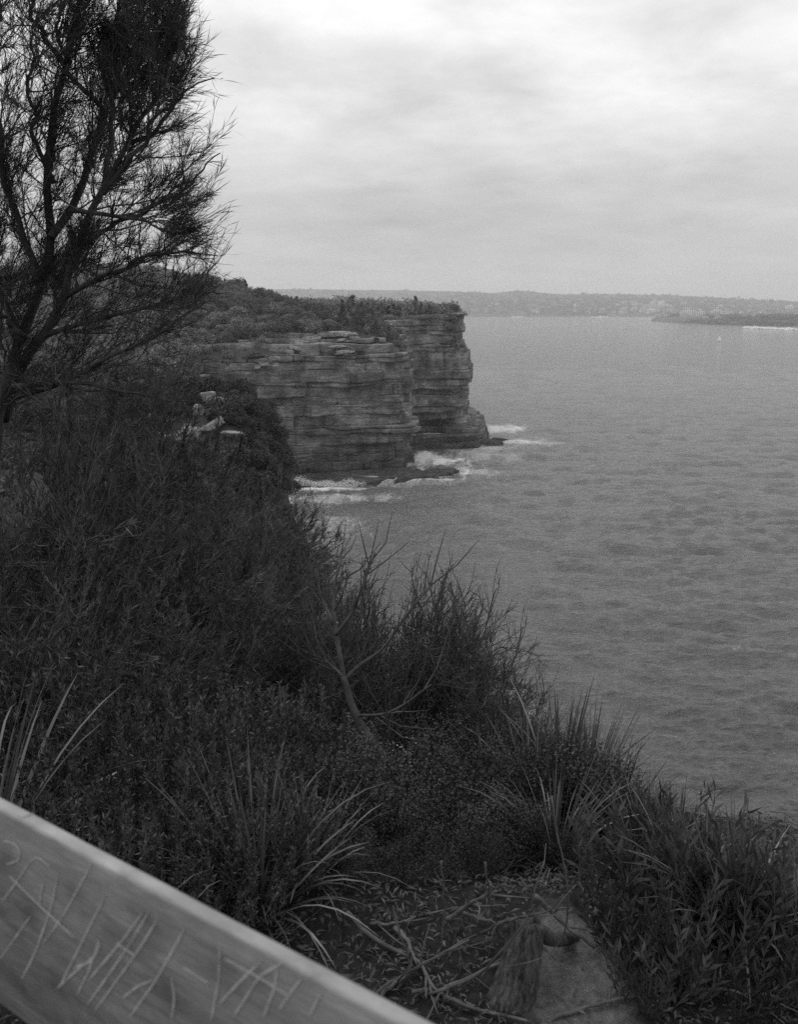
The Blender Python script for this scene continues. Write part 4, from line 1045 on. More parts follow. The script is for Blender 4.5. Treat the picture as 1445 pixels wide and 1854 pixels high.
def proto_low(seed, h=.6):
    q = np.random.default_rng(seed); c = clump('x', M_LOW, .38, h, 5200, .019, seed, 11); st = MB()
    P = c.v[0].reshape(-1, 4, 3)
    for s in range(40):
        tip = P[q.integers(len(P)), 0]; st.tube(np.array([[tip[0] * .1, tip[1] * .1, -.08], tip * [.6, .6, .55], tip]), [.006, .004, .001], 3, False)
    inner = q.random(len(P)) ; P2 = P * np.where(inner < .4, q.uniform(.4, .95, len(P)), 1)[:, None, None]
    fo = MB(); fo.add(P2.reshape(-1, 3), c.q[0]); return st.me('stems', M_TWIG), fo.me('foliage', M_LOW)
def proto_twig(seed, h=1.1, leafy=.3):
    q = np.random.default_rng(seed); st, fo = MB(), MB(); B, D = [], []
    def grow(p, d, ln, r, lev):
        n = 5; pts = [p]; dd_ = d.copy()
        for i in range(n - 1):
            dd_ = dd_ + q.normal(size=3) * .13 + np.array([.03, 0, .09]); dd_ /= np.linalg.norm(dd_); pts.append(pts[-1] + dd_ * ln / (n - 1))
        pts = np.array(pts); st.tube(pts, np.linspace(r, r * .55, n), 5 if lev == 0 else 3, False)
        if lev >= 3:
            for k in range(3):
                if q.random() < leafy: B.append(pts[q.integers(1, n)]); D.append(dd_ + q.normal(size=3) * .5)
            return
        for k in range([5, 5, 4][lev]):
            i = q.integers(1, n) if k else n - 1; nd_ = dd_ * .9 + q.normal(size=3) * .48; nd_ /= np.linalg.norm(nd_); grow(pts[i], nd_, ln * q.uniform(.42, .68), r * .62, lev + 1)
    for s in range(6):
        a = q.uniform(0, 6.28); l = q.uniform(.1, .6); d = np.array([math.cos(a) * l, math.sin(a) * l, 1.0]); d /= np.linalg.norm(d); grow(np.array([math.cos(a) * .03, math.sin(a) * .03, -.08]), d, h * q.uniform(.42, .55), .010, 0)
    o = [st.me('stems', M_TWIG)]
    if B: fo.leaves(np.array(B), np.array(D), q.uniform(.012, .026, len(B)), .006); o.append(fo.me('foliage', M_SHOOT))
    return o
def proto_tussock(seed, n=110, L=.6, W=.011, up=1.0, dry=.06):
    q = np.random.default_rng(seed); out = []
    for mat, k in ((M_STRAP, n), (M_DRYSTRAP, max(3, int(n * dry)))):
        mb = MB(); a = q.uniform(0, 6.28, k); lean = q.uniform(.08, 1.0, k) ** 1.0; B = np.stack([np.cos(a) * .05 * lean, np.sin(a) * .05 * lean, np.full(k, -.03)], 1)
        D = np.stack([np.cos(a) * lean, np.sin(a) * lean, np.full(k, up)], 1) + q.normal(size=(k, 3)) * .08
        mb.straps(B, D, L * q.uniform(.55, 1.15, k), W * q.uniform(.6, 1.25, k), q.uniform(.05, .8, k) * lean, 7); out.append(mb.me('blades' if mat is M_STRAP else 'dry_blades', mat))
    return out
def proto_broad(seed, h=.42):
    q = np.random.default_rng(seed); st, fo = MB(), MB()
    for s in range(9):
        a = q.uniform(0, 6.28); l = q.uniform(.1, .65); d = np.array([math.cos(a) * l, math.sin(a) * l, 1.0]); d /= np.linalg.norm(d); ln = h * q.uniform(.55, 1.1)
        t = np.linspace(0, 1, 6)[:, None]; C = d * ln * t + np.array([math.cos(a), math.sin(a), 0]) * .03; C[1:-1] += q.normal(size=(4, 3)) * .008; st.tube(C - [0, 0, .05], np.linspace(.004, .0018, 6), 4, False)
        n = 17; v = np.linspace(1.0, 4.99, n); i = v.astype(int); f = (v - i)[:, None]; b = C[i] * (1 - f) + C[np.minimum(i + 1, 5)] * f
        an = np.arange(n) * 2.4; o_ = np.stack([np.cos(an), np.sin(an), np.zeros(n)], 1)
        fo.leaves(b - [0, 0, .05], d * .9 + o_ * q.uniform(.35, .75, n)[:, None] + q.normal(size=(n, 3)) * .12, q.uniform(.06, .11, n), q.uniform(.012, .019, n), side=np.cross(o_, d) + q.normal(size=(n, 3)) * .2, fold=.12)
    return st.me('stems', M_TWIG), fo.me('foliage', M_BROAD)
PRO = {'feather': [proto_feather(600 + i) for i in range(3)], 'shoot': [proto_shoot(620 + i) for i in range(4)], 'low': [proto_low(640 + i) for i in range(3)],
       'twig': [proto_twig(660 + i) for i in range(4)], 'tuss': [proto_tussock(680 + i) for i in range(4)], 'broad': [proto_broad(700 + i) for i in range(4)]}
PN = {'stems': 'stems', 'foliage': 'foliage', 'blades': 'blades', 'dry_blades': 'dry_blades'}
pr = np.random.default_rng(55); cnt = {}
def plant(kind, loc, sc, name, label, cat, rz=None, tilt=(0, 0)):
    k = cnt.get(kind, 0); cnt[kind] = k + 1; pm = PRO[kind][k % len(PRO[kind])]
    o = thing(name, label, cat, loc, pr.uniform(0, 6.28) if rz is None else rz, sc); o.rotation_euler[0], o.rotation_euler[1] = tilt
    for me in pm: obj(PN[me.name.split('.')[0]], me, o)
    return o
FE = [(30, 668, 6.6, 'tallest feathery dark shrub at the left edge under the tree'), (115, 705, 7.6, 'feathery shrub right of the tallest one at the left edge'), (-30, 770, 5.0, 'feathery shrub cut off by the left edge below the tree trunk'),
      (95, 905, 5.0, 'feathery shrub below the tall left shrubs and above the strap grass'), (-15, 960, 4.0, 'nearest feathery shrub at the left edge'), (205, 965, 5.6, 'feathery shrub left of centre under the sloping ground'),
      (330, 880, 7.2, 'feathery shrub directly below the tall grey rock face'), (370, 860, 8.2, 'feathery shrub rising just right below the outcrop rocks'), (425, 870, 9.2, 'farthest feathery shrub beside the cliff edge'), (455, 915, 9.2, 'dark feathery shrub seen against the breaking wave'),
      (440, 990, 7.6, 'dark feathery shrub jutting right against the sea'), (390, 960, 6.2, 'feathery shrub in the middle of the dark mass'), (300, 1000, 5.1, 'feathery shrub above the upright leafy shoots'), (385, 1050, 4.7, 'feathery shrub behind the tallest leafy shoots'),
      (150, 1055, 4.2, 'feathery shrub behind the leftmost leafy shoots'), (40, 1060, 3.8, 'feathery shrub right behind the left strap grass'), (350, 1080, 5.4, 'feathery shrub left of the bare twigs'), (395, 1120, 5.1, 'feathery shrub touching the leftmost bare twigs'), (250, 1115, 4.0, 'lowest feathery shrub above the leafy shoots'), (160, 900, 6.6, 'feathery shrub in front of the sloping bare ground'), (150, 650, 10.0, 'feathery shrub rising among the lowest tree branches'), (205, 700, 9.5, 'feathery shrub left of the outcrop rocks'), (250, 735, 11, 'feathery shrub just left of the outcrop blocks'), (40, 800, 6.0, 'feathery shrub between the tall left shrub and nearest left shrub')]
for px, yt, Y, lab in FE:
    P, h = place_top(px, yt, Y); plant('feather', P, (h / 1.45,) * 3 if h < 1.75 else (1.25, 1.25, h / 1.42), 'feathery_shrub', lab, 'shrub', pr.uniform(-.6, .6))
SH = [(160, 1245, 2.75), (232, 1170, 3.2), (300, 1225, 2.8), (372, 1235, 2.8), (445, 1205, 3.2), (520, 1215, 3.3), (110, 1420, 2.1), (150, 1440, 2.0), (222, 1330, 2.35), (330, 1330, 2.3), (412, 1330, 2.35), (490, 1320, 2.5), (565, 1300, 3.0), (280, 1450, 2.0), (385, 1440, 2.1), (20, 1175, 3.2), (-25, 1090, 3.4), (465, 1440, 2.25), (340, 1170, 3.6), (180, 1460, 1.9), (590, 1230, 3.6), (560, 1400, 2.6)]
SHL = ['upright leafy shrub with pale shoot tips beside the left strap grass', 'tall leafy shrub left of the shrub mass centre', 'leafy shrub with rounded shoot tips in the middle left', 'leafy shrub right of the rounded shoot tips', 'tall leafy shrub in front of the dark feathery mass', 'leafy shrub left of the bare diagonal trunk',
       'leafy shrub just above the left end of the rail', 'low leafy shrub touching the rail near its left end', 'leafy shrub between rail and pale shoot tips', 'dense leafy shrub above the middle of the rail', 'leafy shrub above the big strap tussock', 'leafy shrub upper right of the big strap tussock', 'leafy shrub under the bare diagonal trunk',
       'low leafy shrub behind the rail left of the big tussock', 'low leafy shrub directly left of the big tussock', 'leafy shrub behind the left strap grass', 'leafy shrub cut by the left edge above the strap grass', 'low leafy shrub directly behind the big tussock', 'farthest leafy shrub below the feathery mass', 'lowest leafy shrub half hidden by the rail', 'leafy shrub at the foot of the leftmost bare twigs', 'small leafy shrub between big tussock and diagonal trunk']
for (px, yt, Y), lab in zip(SH, SHL):
    P, h = place_top(px, yt, Y); s = float(np.clip(h / .82, .5, 1.5)); plant('shoot', P, (min(s, 1.1),) * 2 + (s,), 'leafy_shrub', lab, 'shrub')
LO = [(640, 1430, 3.15), (720, 1400, 3.5), (800, 1400, 3.5), (872, 1410, 3.2), (622, 1520, 2.7), (700, 1500, 2.75), (778, 1520, 2.75), (850, 1530, 2.75), (565, 1490, 2.6), (930, 1490, 2.85), (640, 1320, 3.8), (730, 1290, 3.8), (810, 1290, 3.8), (880, 1320, 3.5), (960, 1400, 3.2), (1020, 1440, 3.0), (1090, 1500, 2.8), (690, 1270, 4.1), (780, 1270, 4.1), (850, 1300, 3.8), (655, 1570, 2.5), (735, 1565, 2.52), (815, 1570, 2.52), (880, 1575, 2.5), (945, 1585, 2.5), (600, 1590, 2.4), (650, 1612, 2.28), (725, 1618, 2.26), (800, 1622, 2.27), (868, 1622, 2.3), (1000, 1600, 2.45)]
LOL = ['dark low shrub left of the flowering shrub', 'low shrub dotted with small white flowers under the diagonal trunk', 'dark low shrub right behind the base of the diagonal trunk', 'dark low shrub right of the diagonal trunk base', 'dark low shrub left above the leaf litter', 'dark low shrub in the deep shade above the litter', 'dark low shrub below the diagonal trunk base', 'dark low shrub just above the tree stump', 'dark low shrub between big tussock and litter', 'dark low shrub left of the arching strap grass',
       'dense shrub at the foot of the left bare twigs', 'dense shrub at the foot of the middle bare twigs', 'dense shrub under the tallest bare twigs', 'dense shrub under the right bare twigs', 'dense low shrub among the strap grass on the brink', 'low shrub among the blades right of the arching grass', 'low shrub behind the broad-leaved plants', 'farthest dense shrub inside the left bare twigs', 'farthest dense shrub inside the tall bare twigs', 'dense shrub inside the right-hand bare twigs', 'scraggly low shrub at the upper left rim of the litter', 'scraggly low shrub at the upper rim of the litter', 'scraggly low shrub below the leaning trunk base', 'scraggly low shrub left above the stump', 'scraggly low shrub right above the stump', 'scraggly low shrub right of the large tussock', 'small creeping shrub at the left of the litter', 'small creeping shrub in the middle of the litter rim', 'small creeping shrub over the litter rim near the forked branch', 'small creeping shrub just left behind the stump', 'small creeping shrub right behind the stump']
for i, ((px, yt, Y), lab) in enumerate(zip(LO, LOL)):
    P, h = place_top(px, yt, Y); s = float(np.clip(h / .75, .22 if i > 25 else (.35 if i > 19 else .5), 1.5)); o = plant('low', P, (s, s, s), 'low_shrub', lab, 'shrub')
    if i == 1:
        mb = MB(); q = np.random.default_rng(3)
        for f in range(46):
            a = q.uniform(3.4, 6.1); rr = q.uniform(.1, .42); c = np.array([math.cos(a) * rr, math.sin(a) * rr, .62 - rr * .9 + q.uniform(-.1, .06)]); k = np.arange(6) * 1.047
            mb.leaves(np.repeat(c[None], 6, 0), np.stack([np.cos(k), np.sin(k), np.full(6, .35)], 1), .009, .006, side=np.tile([0, 0, 1.0], (6, 1)))
        fl = stuff(obj('flowers', mb.me('flowers', M_FLOWER), o)); o.rotation_euler[2] = 0
TW = [(590, 1045, 4.7), (642, 1060, 4.2), (700, 1020, 4.3), (752, 1000, 4.5), (812, 1015, 4.4), (850, 1120, 3.9), (895, 1180, 3.6), (945, 1240, 3.3), (995, 1270, 3.15), (680, 1150, 3.8), (780, 1130, 3.8), (1045, 1320, 2.95), (1185, 1400, 2.7), (560, 1110, 5.0), (725, 1060, 4.0), (830, 1050, 4.1), (1110, 1360, 2.85), (650, 1010, 4.4), (682, 1050, 4.0), (620, 1090, 4.0), (872, 1090, 3.9), (920, 1200, 3.5), (722, 1005, 4.3), (1015, 1290, 3.0), (1080, 1345, 2.85), (1140, 1410, 2.75), (690, 1490, 2.5), (765, 1500, 2.5), (840, 1480, 2.5), (905, 1470, 2.5), (985, 1490, 2.5), (1040, 1500, 2.5)]
TWL = ['bare twiggy shrub farthest left against the water', 'bare twiggy shrub beside the diagonal trunk top', 'tall bare shrub left of the tallest twigs', 'tallest bare twiggy shrub seen against the sea', 'bare shrub just right of the tallest twigs', 'bare shrub on the right slope of the twig thicket', 'bare shrub lower on the right slope of the twig thicket', 'bare shrub above the arching strap grass', 'bare shrub behind the upright grass blades', 'bare shrub inside the thicket above the diagonal trunk', 'bare shrub in the heart of the twig thicket', 'small bare shrub right of the grass blades on the brink', 'thin sparse bare shrub alone against the near water', 'bare shrub mingled with the dark feathery foliage', 'bare shrub in front of the tallest twigs', 'bare shrub reaching up behind the right slope twigs', 'short bare shrub left of the sparse lone one', 'bare shrub rising behind the top of the diagonal trunk', 'bare shrub right beside the diagonal trunk fork', 'bare shrub left of the diagonal trunk fork', 'bare shrub at the right shoulder of the twig thicket', 'bare shrub below the right shoulder of the thicket', 'bare shrub second tallest against the sea', 'bare shrub above the middle of the brink grass', 'bare shrub above the right of the brink grass', 'low bare shrub above the broad leaves', 'thin dead stems left above the litter', 'thin dead stems above the middle of the litter', 'thin dead stems above the forked branch', 'thin dead stems left above the stump', 'thin dead stems right above the stump', 'thin dead stems beside the broad leaves by the sand']
for i, ((px, yt, Y), lab) in enumerate(zip(TW, TWL)):
    P, h = place_top(px, yt, Y); s = h / 1.04; plant('twig', P, (s * (.8 if i != 12 else .6), s * .8, s), 'twiggy_shrub', lab, 'shrub', pr.uniform(-.5, .5))
TU = [(470, 1650, .78), (-25, 1570, 1.15), (930, 1440, .8), (965, 1500, .8), (1012, 1480, .85), (1062, 1480, .85), (1112, 1515, .6), (1165, 1560, .5), (1222, 1600, .5), (1275, 1635, .48), (1392, 1680, .45), (1440, 1700, .42), (1005, 1565, .6), (560, 1600, .55), (1330, 1700, .6), (885, 1470, .6)]
TUL = ['large strap-leaved tussock rising behind the middle of the rail', 'strap grass with long pale arching blades at the left edge', 'strap grass with bent pale blades on the brink left of the grass row', 'strap grass just right of the bent pale blades', 'tall strap grass in the middle of the brink row', 'strap grass right of the tall one on the brink', 'strap grass above the broad-leaved plants', 'short strap grass right of the brink row', 'short strap grass behind the broad leaves near the water', 'strap grass among the spiky leaves at right', 'upright grass near the right edge', 'upright grass cut by the right edge', 'strap grass just above the tree stump', 'small strap tuft right of the large tussock', 'strap grass low in the right corner plants', 'small strap tuft left of the bent pale blades']
for i, ((px, yb, s), lab) in enumerate(zip(TU, TUL)):
    P = ground_at(px, yb)
    if i > 1: plant('tuss', P, s, 'strap_leaved_tussock', lab, 'tussock'); continue
    o = thing('strap_leaved_tussock', lab, 'tussock', P, pr.uniform(0, 6.28), s); q = np.random.default_rng(810 + i)
    for k in range(130 if i == 0 else 60):
        mb = MB(); a = q.uniform(0, 6.28); ln_ = q.uniform(.08, 1.0); B_ = np.array([[math.cos(a) * .05 * ln_, math.sin(a) * .05 * ln_, -.03]]); D_ = np.array([[math.cos(a) * ln_, math.sin(a) * ln_, 1.0]]) + q.normal(size=(1, 3)) * .08
        mb.straps(B_, D_, np.array([.6 * q.uniform(.5, 1.15)]), np.array([(.0095 if i == 0 else .012) * q.uniform(.6, 1.25)]), np.array([q.uniform(.05, .8) * ln_]), 8); obj('blade', mb.me('blade', M_DRYSTRAP if q.random() < (.05 if i == 0 else .12) else M_STRAP), o)
BR = [(1090, 1640, 1.0), (1140, 1605, 1.0), (1182, 1685, 1.1), (1212, 1620, 1.1), (1262, 1685, 1.1), (1300, 1650, 1.0), (1342, 1650, 1.1), (1122, 1720, .8), (1202, 1760, .9), (1272, 1785, .9), (1352, 1735, 1.0), (1402, 1700, 1.0), (1435, 1780, 1.0), (1335, 1825, .8), (1150, 1555, 1.0), (1082, 1585, .9), (1202, 1555, 1.0), (1250, 1600, 1.1), (1400, 1830, .9), (1240, 1830, .8), (1150, 1745, .8), (1140, 1815, .7), (1185, 1835, .8)]
BRL = ['broad-leaved plant right above the sand patch', 'broad-leaved plant left in the right-hand thicket', 'broad-leaved plant in the middle of the right-hand thicket', 'broad-leaved plant near the middle of the thicket top', 'broad-leaved plant right of the thicket middle', 'tall broad-leaved plant below the brink at right', 'tallest broad-leaved plant against the water at right', 'broad-leaved plant overhanging the sand patch', 'low broad-leaved plant right of the sand', 'low broad-leaved plant near the bottom of the thicket', 'broad-leaved plant in the right corner thicket', 'broad-leaved plant under the upright grass at right', 'broad-leaved plant in the bottom right corner', 'lowest broad-leaved plant at the bottom edge', 'broad-leaved plant under the strap grass row', 'broad-leaved plant beside the grass left of the thicket', 'broad-leaved plant on the brink above the thicket', 'broad-leaved plant on the brink beside the spiky leaves', 'broad-leaved plant cut by the bottom edge near the corner', 'small broad-leaved plant at the bottom right of the sand', 'small broad-leaved plant leaning over the right rim of the sand', 'lowest small plant on the right rim of the sand', 'small plant at the bottom edge right of the sand']
for (px, yb, s), lab in zip(BR, BRL):
    P = ground_at(px, yb); plant('broad', P, s * .66, 'broad_leaved_plant', lab, 'plant')

# ------------------------------------------------------------------ the leaning trunk
def px_poly(pts, lift=0.0):
    return np.array([pix(a, b, y_) for a, b, y_ in pts])
M_TRUNK = simple('trunk_bark', .025, .075, 16, .9, .9, .006)
dt = thing('leaning_shrub_trunk', 'curved bare trunk leaning left out of the low shrubs', 'shrub', ground_at(802, 1525))
db = np.array(dt.location)
P = spline(np.vstack([[db - [0, 0, .05]], px_poly([(797, 1500, 2.78), (790, 1450, 2.80), (760, 1425, 2.84), (700, 1380, 2.93), (655, 1320, 3.03), (634, 1270, 3.08), (622, 1225, 3.13)])]), 40)
mb = MB(); mb.tube(P - db, np.linspace(.024, .013, 40), 8); obj('trunk', mb.me('trunk', M_TRUNK, True), dt)
for pts, ra in (([(622, 1225, 3.13), (612, 1170, 3.18), (604, 1120, 3.23), (603, 1060, 3.28), (620, 1010, 3.33)], .011), ([(622, 1235, 3.13), (650, 1200, 3.13), (690, 1185, 3.08), (730, 1120, 3.03), (780, 1060, 3.03)], .009), ([(640, 1295, 3.08), (690, 1295, 2.93), (720, 1285, 2.88), (780, 1240, 2.83)], .007), ([(608, 1150, 3.20), (640, 1110, 3.13), (660, 1050, 3.13), (679, 1000, 3.13)], .009),
                ([(605, 1130, 3.23), (580, 1080, 3.33), (570, 1030, 3.33)], .007), ([(622, 1225, 3.13), (600, 1205, 3.13), (590, 1195, 3.13)], .008), ([(700, 1385, 2.93), (705, 1330, 2.83), (698, 1290, 2.73)], .005)):
    C = spline(px_poly(pts), 14); mb = MB(); mb.tube(C - db, np.linspace(ra, ra * .4, 14), 5)
    q = np.random.default_rng(int(ra * 9999) + int(pts[0][0]))
    for k in range(7):
        i = q.integers(4, 14); d = (C[i] - C[i - 2]); d /= np.linalg.norm(d); d = d + q.normal(size=3) * .4 + [.1, 0, .2]; d /= np.linalg.norm(d); l = q.uniform(.08, .28)
        mb.tube(np.array([C[i], C[i] + d * l * .5 + q.normal(size=3) * .01, C[i] + d * l + [0, 0, .03]]) - db, [ra * .4, ra * .3, .001], 3, False)
    obj('branch', mb.me('branch', M_TWIG, True), dt)

# ------------------------------------------------------------------ stump, sticks and litter
SB = ground_at(905, 1835)
stump = thing('tree_stump', 'grooved weathered tree stump leaning right beside the sand patch', 'stump', SB)
top_ = pix(950, 1672, SB[1] + .10); n, rows_ = 120, 18; V = []
an = np.arange(n) / n * 2 * np.pi; q = np.random.default_rng(8); gro = .10 * vn.fbm(np.cos(an) * 3.0 + 5, np.sin(an) * 3.0, 2, 2) + 0.09 * np.abs(np.sin(an * 9 + 1.7 * np.sin(an * 3) + .8 * np.sin(an * 7))) ** .6
ax = top_ - SB
for i in range(rows_):
    t = i / (rows_ - 1); rad = np.interp(t, [0, .08, .25, .7, .93, 1], [.070, .060, .050, .043, .040, .026]); rr = rad * (1 + gro * (1.15 - .5 * t) + .06 * vn.fbm(np.cos(an) * 2, np.sin(an) * 2, t * 3 + 4, 3))
    c = ax * t + np.array([.012 * math.sin(t * 3), 0, -.03 * (1 - t)])
    tw = an + .25 * t; zz = (.018 * vn.fbm(np.cos(an) * 3, np.sin(an) * 3, 8, 2)) * (t > .85)
    V.append(np.stack([c[0] + np.cos(tw) * rr, c[1] + np.sin(tw) * rr, np.full(n, c[2]) + zz], 1))
V = np.stack(V); ii, jj = np.meshgrid(np.arange(rows_ - 1), np.arange(n), indexing='ij'); a = ii * n + jj; b = ii * n + (jj + 1) % n
mb = MB(); mb.add(np.vstack([V.reshape(-1, 3), V[-1].mean(0)[None] - [0, 0, .012]]), np.stack([a, b, b + n, a + n], -1).reshape(-1, 4), [[(rows_ - 1) * n + k, (rows_ - 1) * n + (k + 1) % n, rows_ * n] for k in range(n)])
M_STUMP = simple('stump_wood', .006, .10, 90, .9, .9, .006, (1, 1, .06))
obj('trunk', mb.me('trunk', M_STUMP), stump)
RP = spline(np.array([pix(965, 1680, SB[1] + .1), pix(985, 1692, SB[1] + .1), pix(1005, 1705, SB[1] + .13), ground_at(1035, 1702) + [0, 0, .01], ground_at(1075, 1690) - [0, 0, .03]]), 16)
mb = MB(); mb.tube(RP - SB, np.interp(np.linspace(0, 1, 16), [0, .3, 1], [.022, .017, .010]) * (1 + .12 * vn.fbm(np.arange(16) * .6, 2, 2, 2)), 9); obj('root', mb.me('root', M_STUMP, True), stump)
STK = [('long bent stick curving down through the litter to the bottom edge', .011, [(628, 1650, .10), (660, 1690, .04), (722, 1725, .02), (760, 1735, .03), (780, 1790, .02), (850, 1825, .02), (960, 1848, .02)]),
       ('stick lying from the litter up towards the stump', .009, [(745, 1795, .02), (800, 1790, .02), (850, 1770, .03), (905, 1745, .06), (920, 1735, .08)]),
       ('thick curved stick hooked in the middle of the litter', .013, [(716, 1680, .03), (738, 1700, .05), (745, 1730, .03), (742, 1752, .01)]),
       ('stick crossing the litter low from left to right', .010, [(690, 1800, .01), (735, 1765, .03), (745, 1745, .04)]),
       ('pale forked branch propped above the litter left of the stump', .012, [(810, 1663, .03), (850, 1640, .10), (885, 1618, .16), (887, 1600, .2)]),
       ('thin branch running right from the fork of the pale branch', .008, [(838, 1652, .08), (870, 1664, .07), (905, 1672, .05), (940, 1660, .1)]),
       ('long stick slanting down right behind the stump', .012, [(970, 1620, .16), (1000, 1650, .10), (1040, 1690, .05), (1075, 1715, .02)]),
       ('thin stem looping in a wide arc in front of the stump', .0045, [(1000, 1440, .5), (1020, 1560, .38), (1030, 1640, .28), (1022, 1700, .16), (985, 1738, .11), (930, 1752, .1), (905, 1750, .1)]),
       ('thin stem arching across the top of the stump', .006, [(870, 1690, .04), (905, 1670, .16), (950, 1660, .24), (1000, 1650, .22), (1020, 1620, .26)]),
       ('thin dark twig crossing the stump diagonally', .005, [(770, 1800, .03), (860, 1770, .1), (930, 1700, .26), (965, 1640, .34), (985, 1560, .42)]),
       ('stick lying on the sand at the bottom edge', .010, [(990, 1848, .012), (1040, 1830, .012), (1110, 1812, .012), (1160, 1800, .012)]),
       ('short twig standing in the sand patch', .003, [(940, 1840, .0), (965, 1815, .05), (975, 1790, .09)]),
       ('thin dead stem bending over the litter centre', .006, [(800, 1560, .3), (805, 1640, .14), (800, 1720, .03)]),
       ('straight stick among leaves above the litter', .009, [(670, 1672, .02), (720, 1672, .02), (780, 1655, .02)]),
       ('pale stick along the lower right undergrowth', .007, [(1270, 1790, .03), (1340, 1798, .03), (1430, 1808, .04)]),
       ('thin twig upright left of the stump', .005, [(880, 1560, .3), (890, 1640, .16), (905, 1700, .02)]),
       ('twig fork reaching up behind the litter', .006, [(745, 1745, .04), (720, 1680, .12), (712, 1640, .16)]),
       ('stick across the litter near the rail', .008, [(680, 1800, .01), (700, 1780, .02), (790, 1735, .03), (850, 1700, .06)])]
for lab, ra, pts in STK:
    ra *= .58
    C = []
    for a, b, l in pts:
        gp = ground_at(a, min(b + 0, 1850)); C.append(gp + [0, 0, 0])
    # lifted points: move along the ray towards the camera until they stand l above the ground
    C = []
    for a, b, l in pts:
        d = ray(a, b); hit = None
        for t in np.arange(1.0, 6, .02):
            p_ = np.array([0, 0, H]) + d * t
            if p_[2] <= ground_z(p_[0], p_[1]) + l + ra * .6: hit = p_; break
        C.append(hit if hit is not None else p_)
    C = np.array(C); base = C[0].copy(); S = spline(C, 28); S += np.stack([.0035 * vn.fbm(np.arange(28) * .3, 10 + k * 5 + ra * 999, 1, 2) for k in range(3)], 1)
    mb = MB(); mb.tube(S - base, np.linspace(ra, ra * .55, 28) * (1 + .15 * vn.fbm(np.arange(28) * .7, ra * 500, 3, 2)), 7)
    q = np.random.default_rng(int(ra * 1e4) + len(lab))
    for k in range(3 if ra > .004 else 1):
        i = q.integers(8, 26); d = S[i] - S[i - 2]; d = d / np.linalg.norm(d) + q.normal(size=3) * .55; d[2] = abs(d[2]) * .5; d /= np.linalg.norm(d); l = q.uniform(.04, .14)
        mb.tube(np.array([S[i], S[i] + d * l * .5, S[i] + d * l + q.normal(size=3) * .008]) - base, [ra * .5, ra * .4, .0012], 5)
    o = obj('fallen_stick', mb.me('fallen_stick', M_DEAD if ra > .0036 else M_TWIG, True), None, base); tag(o, lab, 'stick')
mb = MB(); q = np.random.default_rng(12); n = 34000
X_, Y_ = q.uniform(-1.2, 2.0, n), 1.35 + 2.4 * q.random(n); Z_ = ground_z(X_, Y_)
ds = np.hypot((X_ - SAND[0]) * 5.6, (Y_ - SAND[1]) * 2.9); kp = ((ds > .95 + .3 * vn.fbm(X_ * 5, Y_ * 5, 1, 3)) | (q.random(n) < .045)) & (X_ < g_edge(Y_) + .1)
X_, Y_, Z_ = X_[kp], Y_[kp], Z_[kp]; n = len(X_); D = q.normal(size=(n, 3)) * [1, 1, .28]; D[:, 2] += .05
mb.leaves(np.stack([X_, Y_, Z_ + q.uniform(.002, .028, n)], 1), D, q.uniform(.010, .036, n), q.uniform(.003, .0085, n), side=q.normal(size=(n, 3)) * .5 + [0, 0, 1.0], fold=.25)
for k in range(520):
    x_, y_ = q.uniform(-.9, 1.7), 1.4 + 2.0 * q.random(); zg = float(ground_z(x_, y_)); an_ = q.uniform(0, 6.28); l = q.uniform(.05, .22); r0 = q.uniform(.0008, .0022)
    if math.hypot((x_ - SAND[0]) * 5, (y_ - SAND[1]) * 2.6) < .8 and q.random() < .8: continue
    mb.tube(np.array([[x_, y_, zg + .008], [x_ + math.cos(an_) * l * .5, y_ + math.sin(an_) * l * .5, zg + q.uniform(.012, .05)], [x_ + math.cos(an_ + .3) * l, y_ + math.sin(an_ + .3) * l, zg + q.uniform(.01, .04)]]), [r0, r0, r0 * .6], 3, False)
stuff(obj('leaf_litter', mb.me('leaf_litter', M_LITTER)))

# ------------------------------------------------------------------ the rail
hA = .42
A = pixz(0, 1441, H - hA); B = pixz(770, 1842, H - hA); dv = (B - A) / np.linalg.norm(B - A); up = np.array([0, 0, 1.0]); nv = np.cross(dv, up); nv /= np.linalg.norm(nv)
if nv @ (np.array([0, 0, H - hA]) - A) < 0: nv = -nv            # towards the camera
TH = .013; F0 = A + nv * TH
def on_face(px, py, off=.0):
    d = ray(px, py); c = np.array([0, 0, H]); t = ((F0 + nv * off - c) @ nv) / (d @ nv); return c + d * t
hgt = (H - hA) - on_face(0, 1822)[2]
prof = [(0, -hgt), (0, -.003), (.0008, -.001), (.002, 0), (TH - .003, 0), (TH - .0012, -.0008), (TH - .0003, -.0022), (TH, -.004), (TH, -hgt + .004), (TH - .004, -hgt)]
ns = 120; tt_ = np.linspace(-2.4, 1.3, ns); V = []
for t in tt_:
    for o_, z_ in prof: V.append(A + dv * t + nv * (o_ + .0008 * mn.noise(Vector((t * 6, z_ * 30, 1)))) + up * (z_ + .0012 * mn.noise(Vector((t * 9, o_ * 40, 5)))))
k = len(prof); Q = [[i * k + j, i * k + (j + 1) % k, (i + 1) * k + (j + 1) % k, (i + 1) * k + j] for i in range(ns - 1) for j in range(k)]
rail = thing('timber_rail', 'weathered grey timber rail with scratched marks crossing the lower left corner', 'rail', A); M_RAIL, nt, p = new_mat('weathered_timber')
tc = nd(nt, 'ShaderNodeTexCoord')
ang = math.atan2(dv[1], dv[0]); mp = nd(nt, 'ShaderNodeMapping', {'Vector': tc.outputs['Object'], 'Rotation': (0, 0, -ang)})
co = mp.outputs[0]
c = ramp_(nt, noise_fac(nt, co, 9, 6, .6, (1, 1, 1.6)), [(.3, .17), (.5, .24), (.72, .33)])
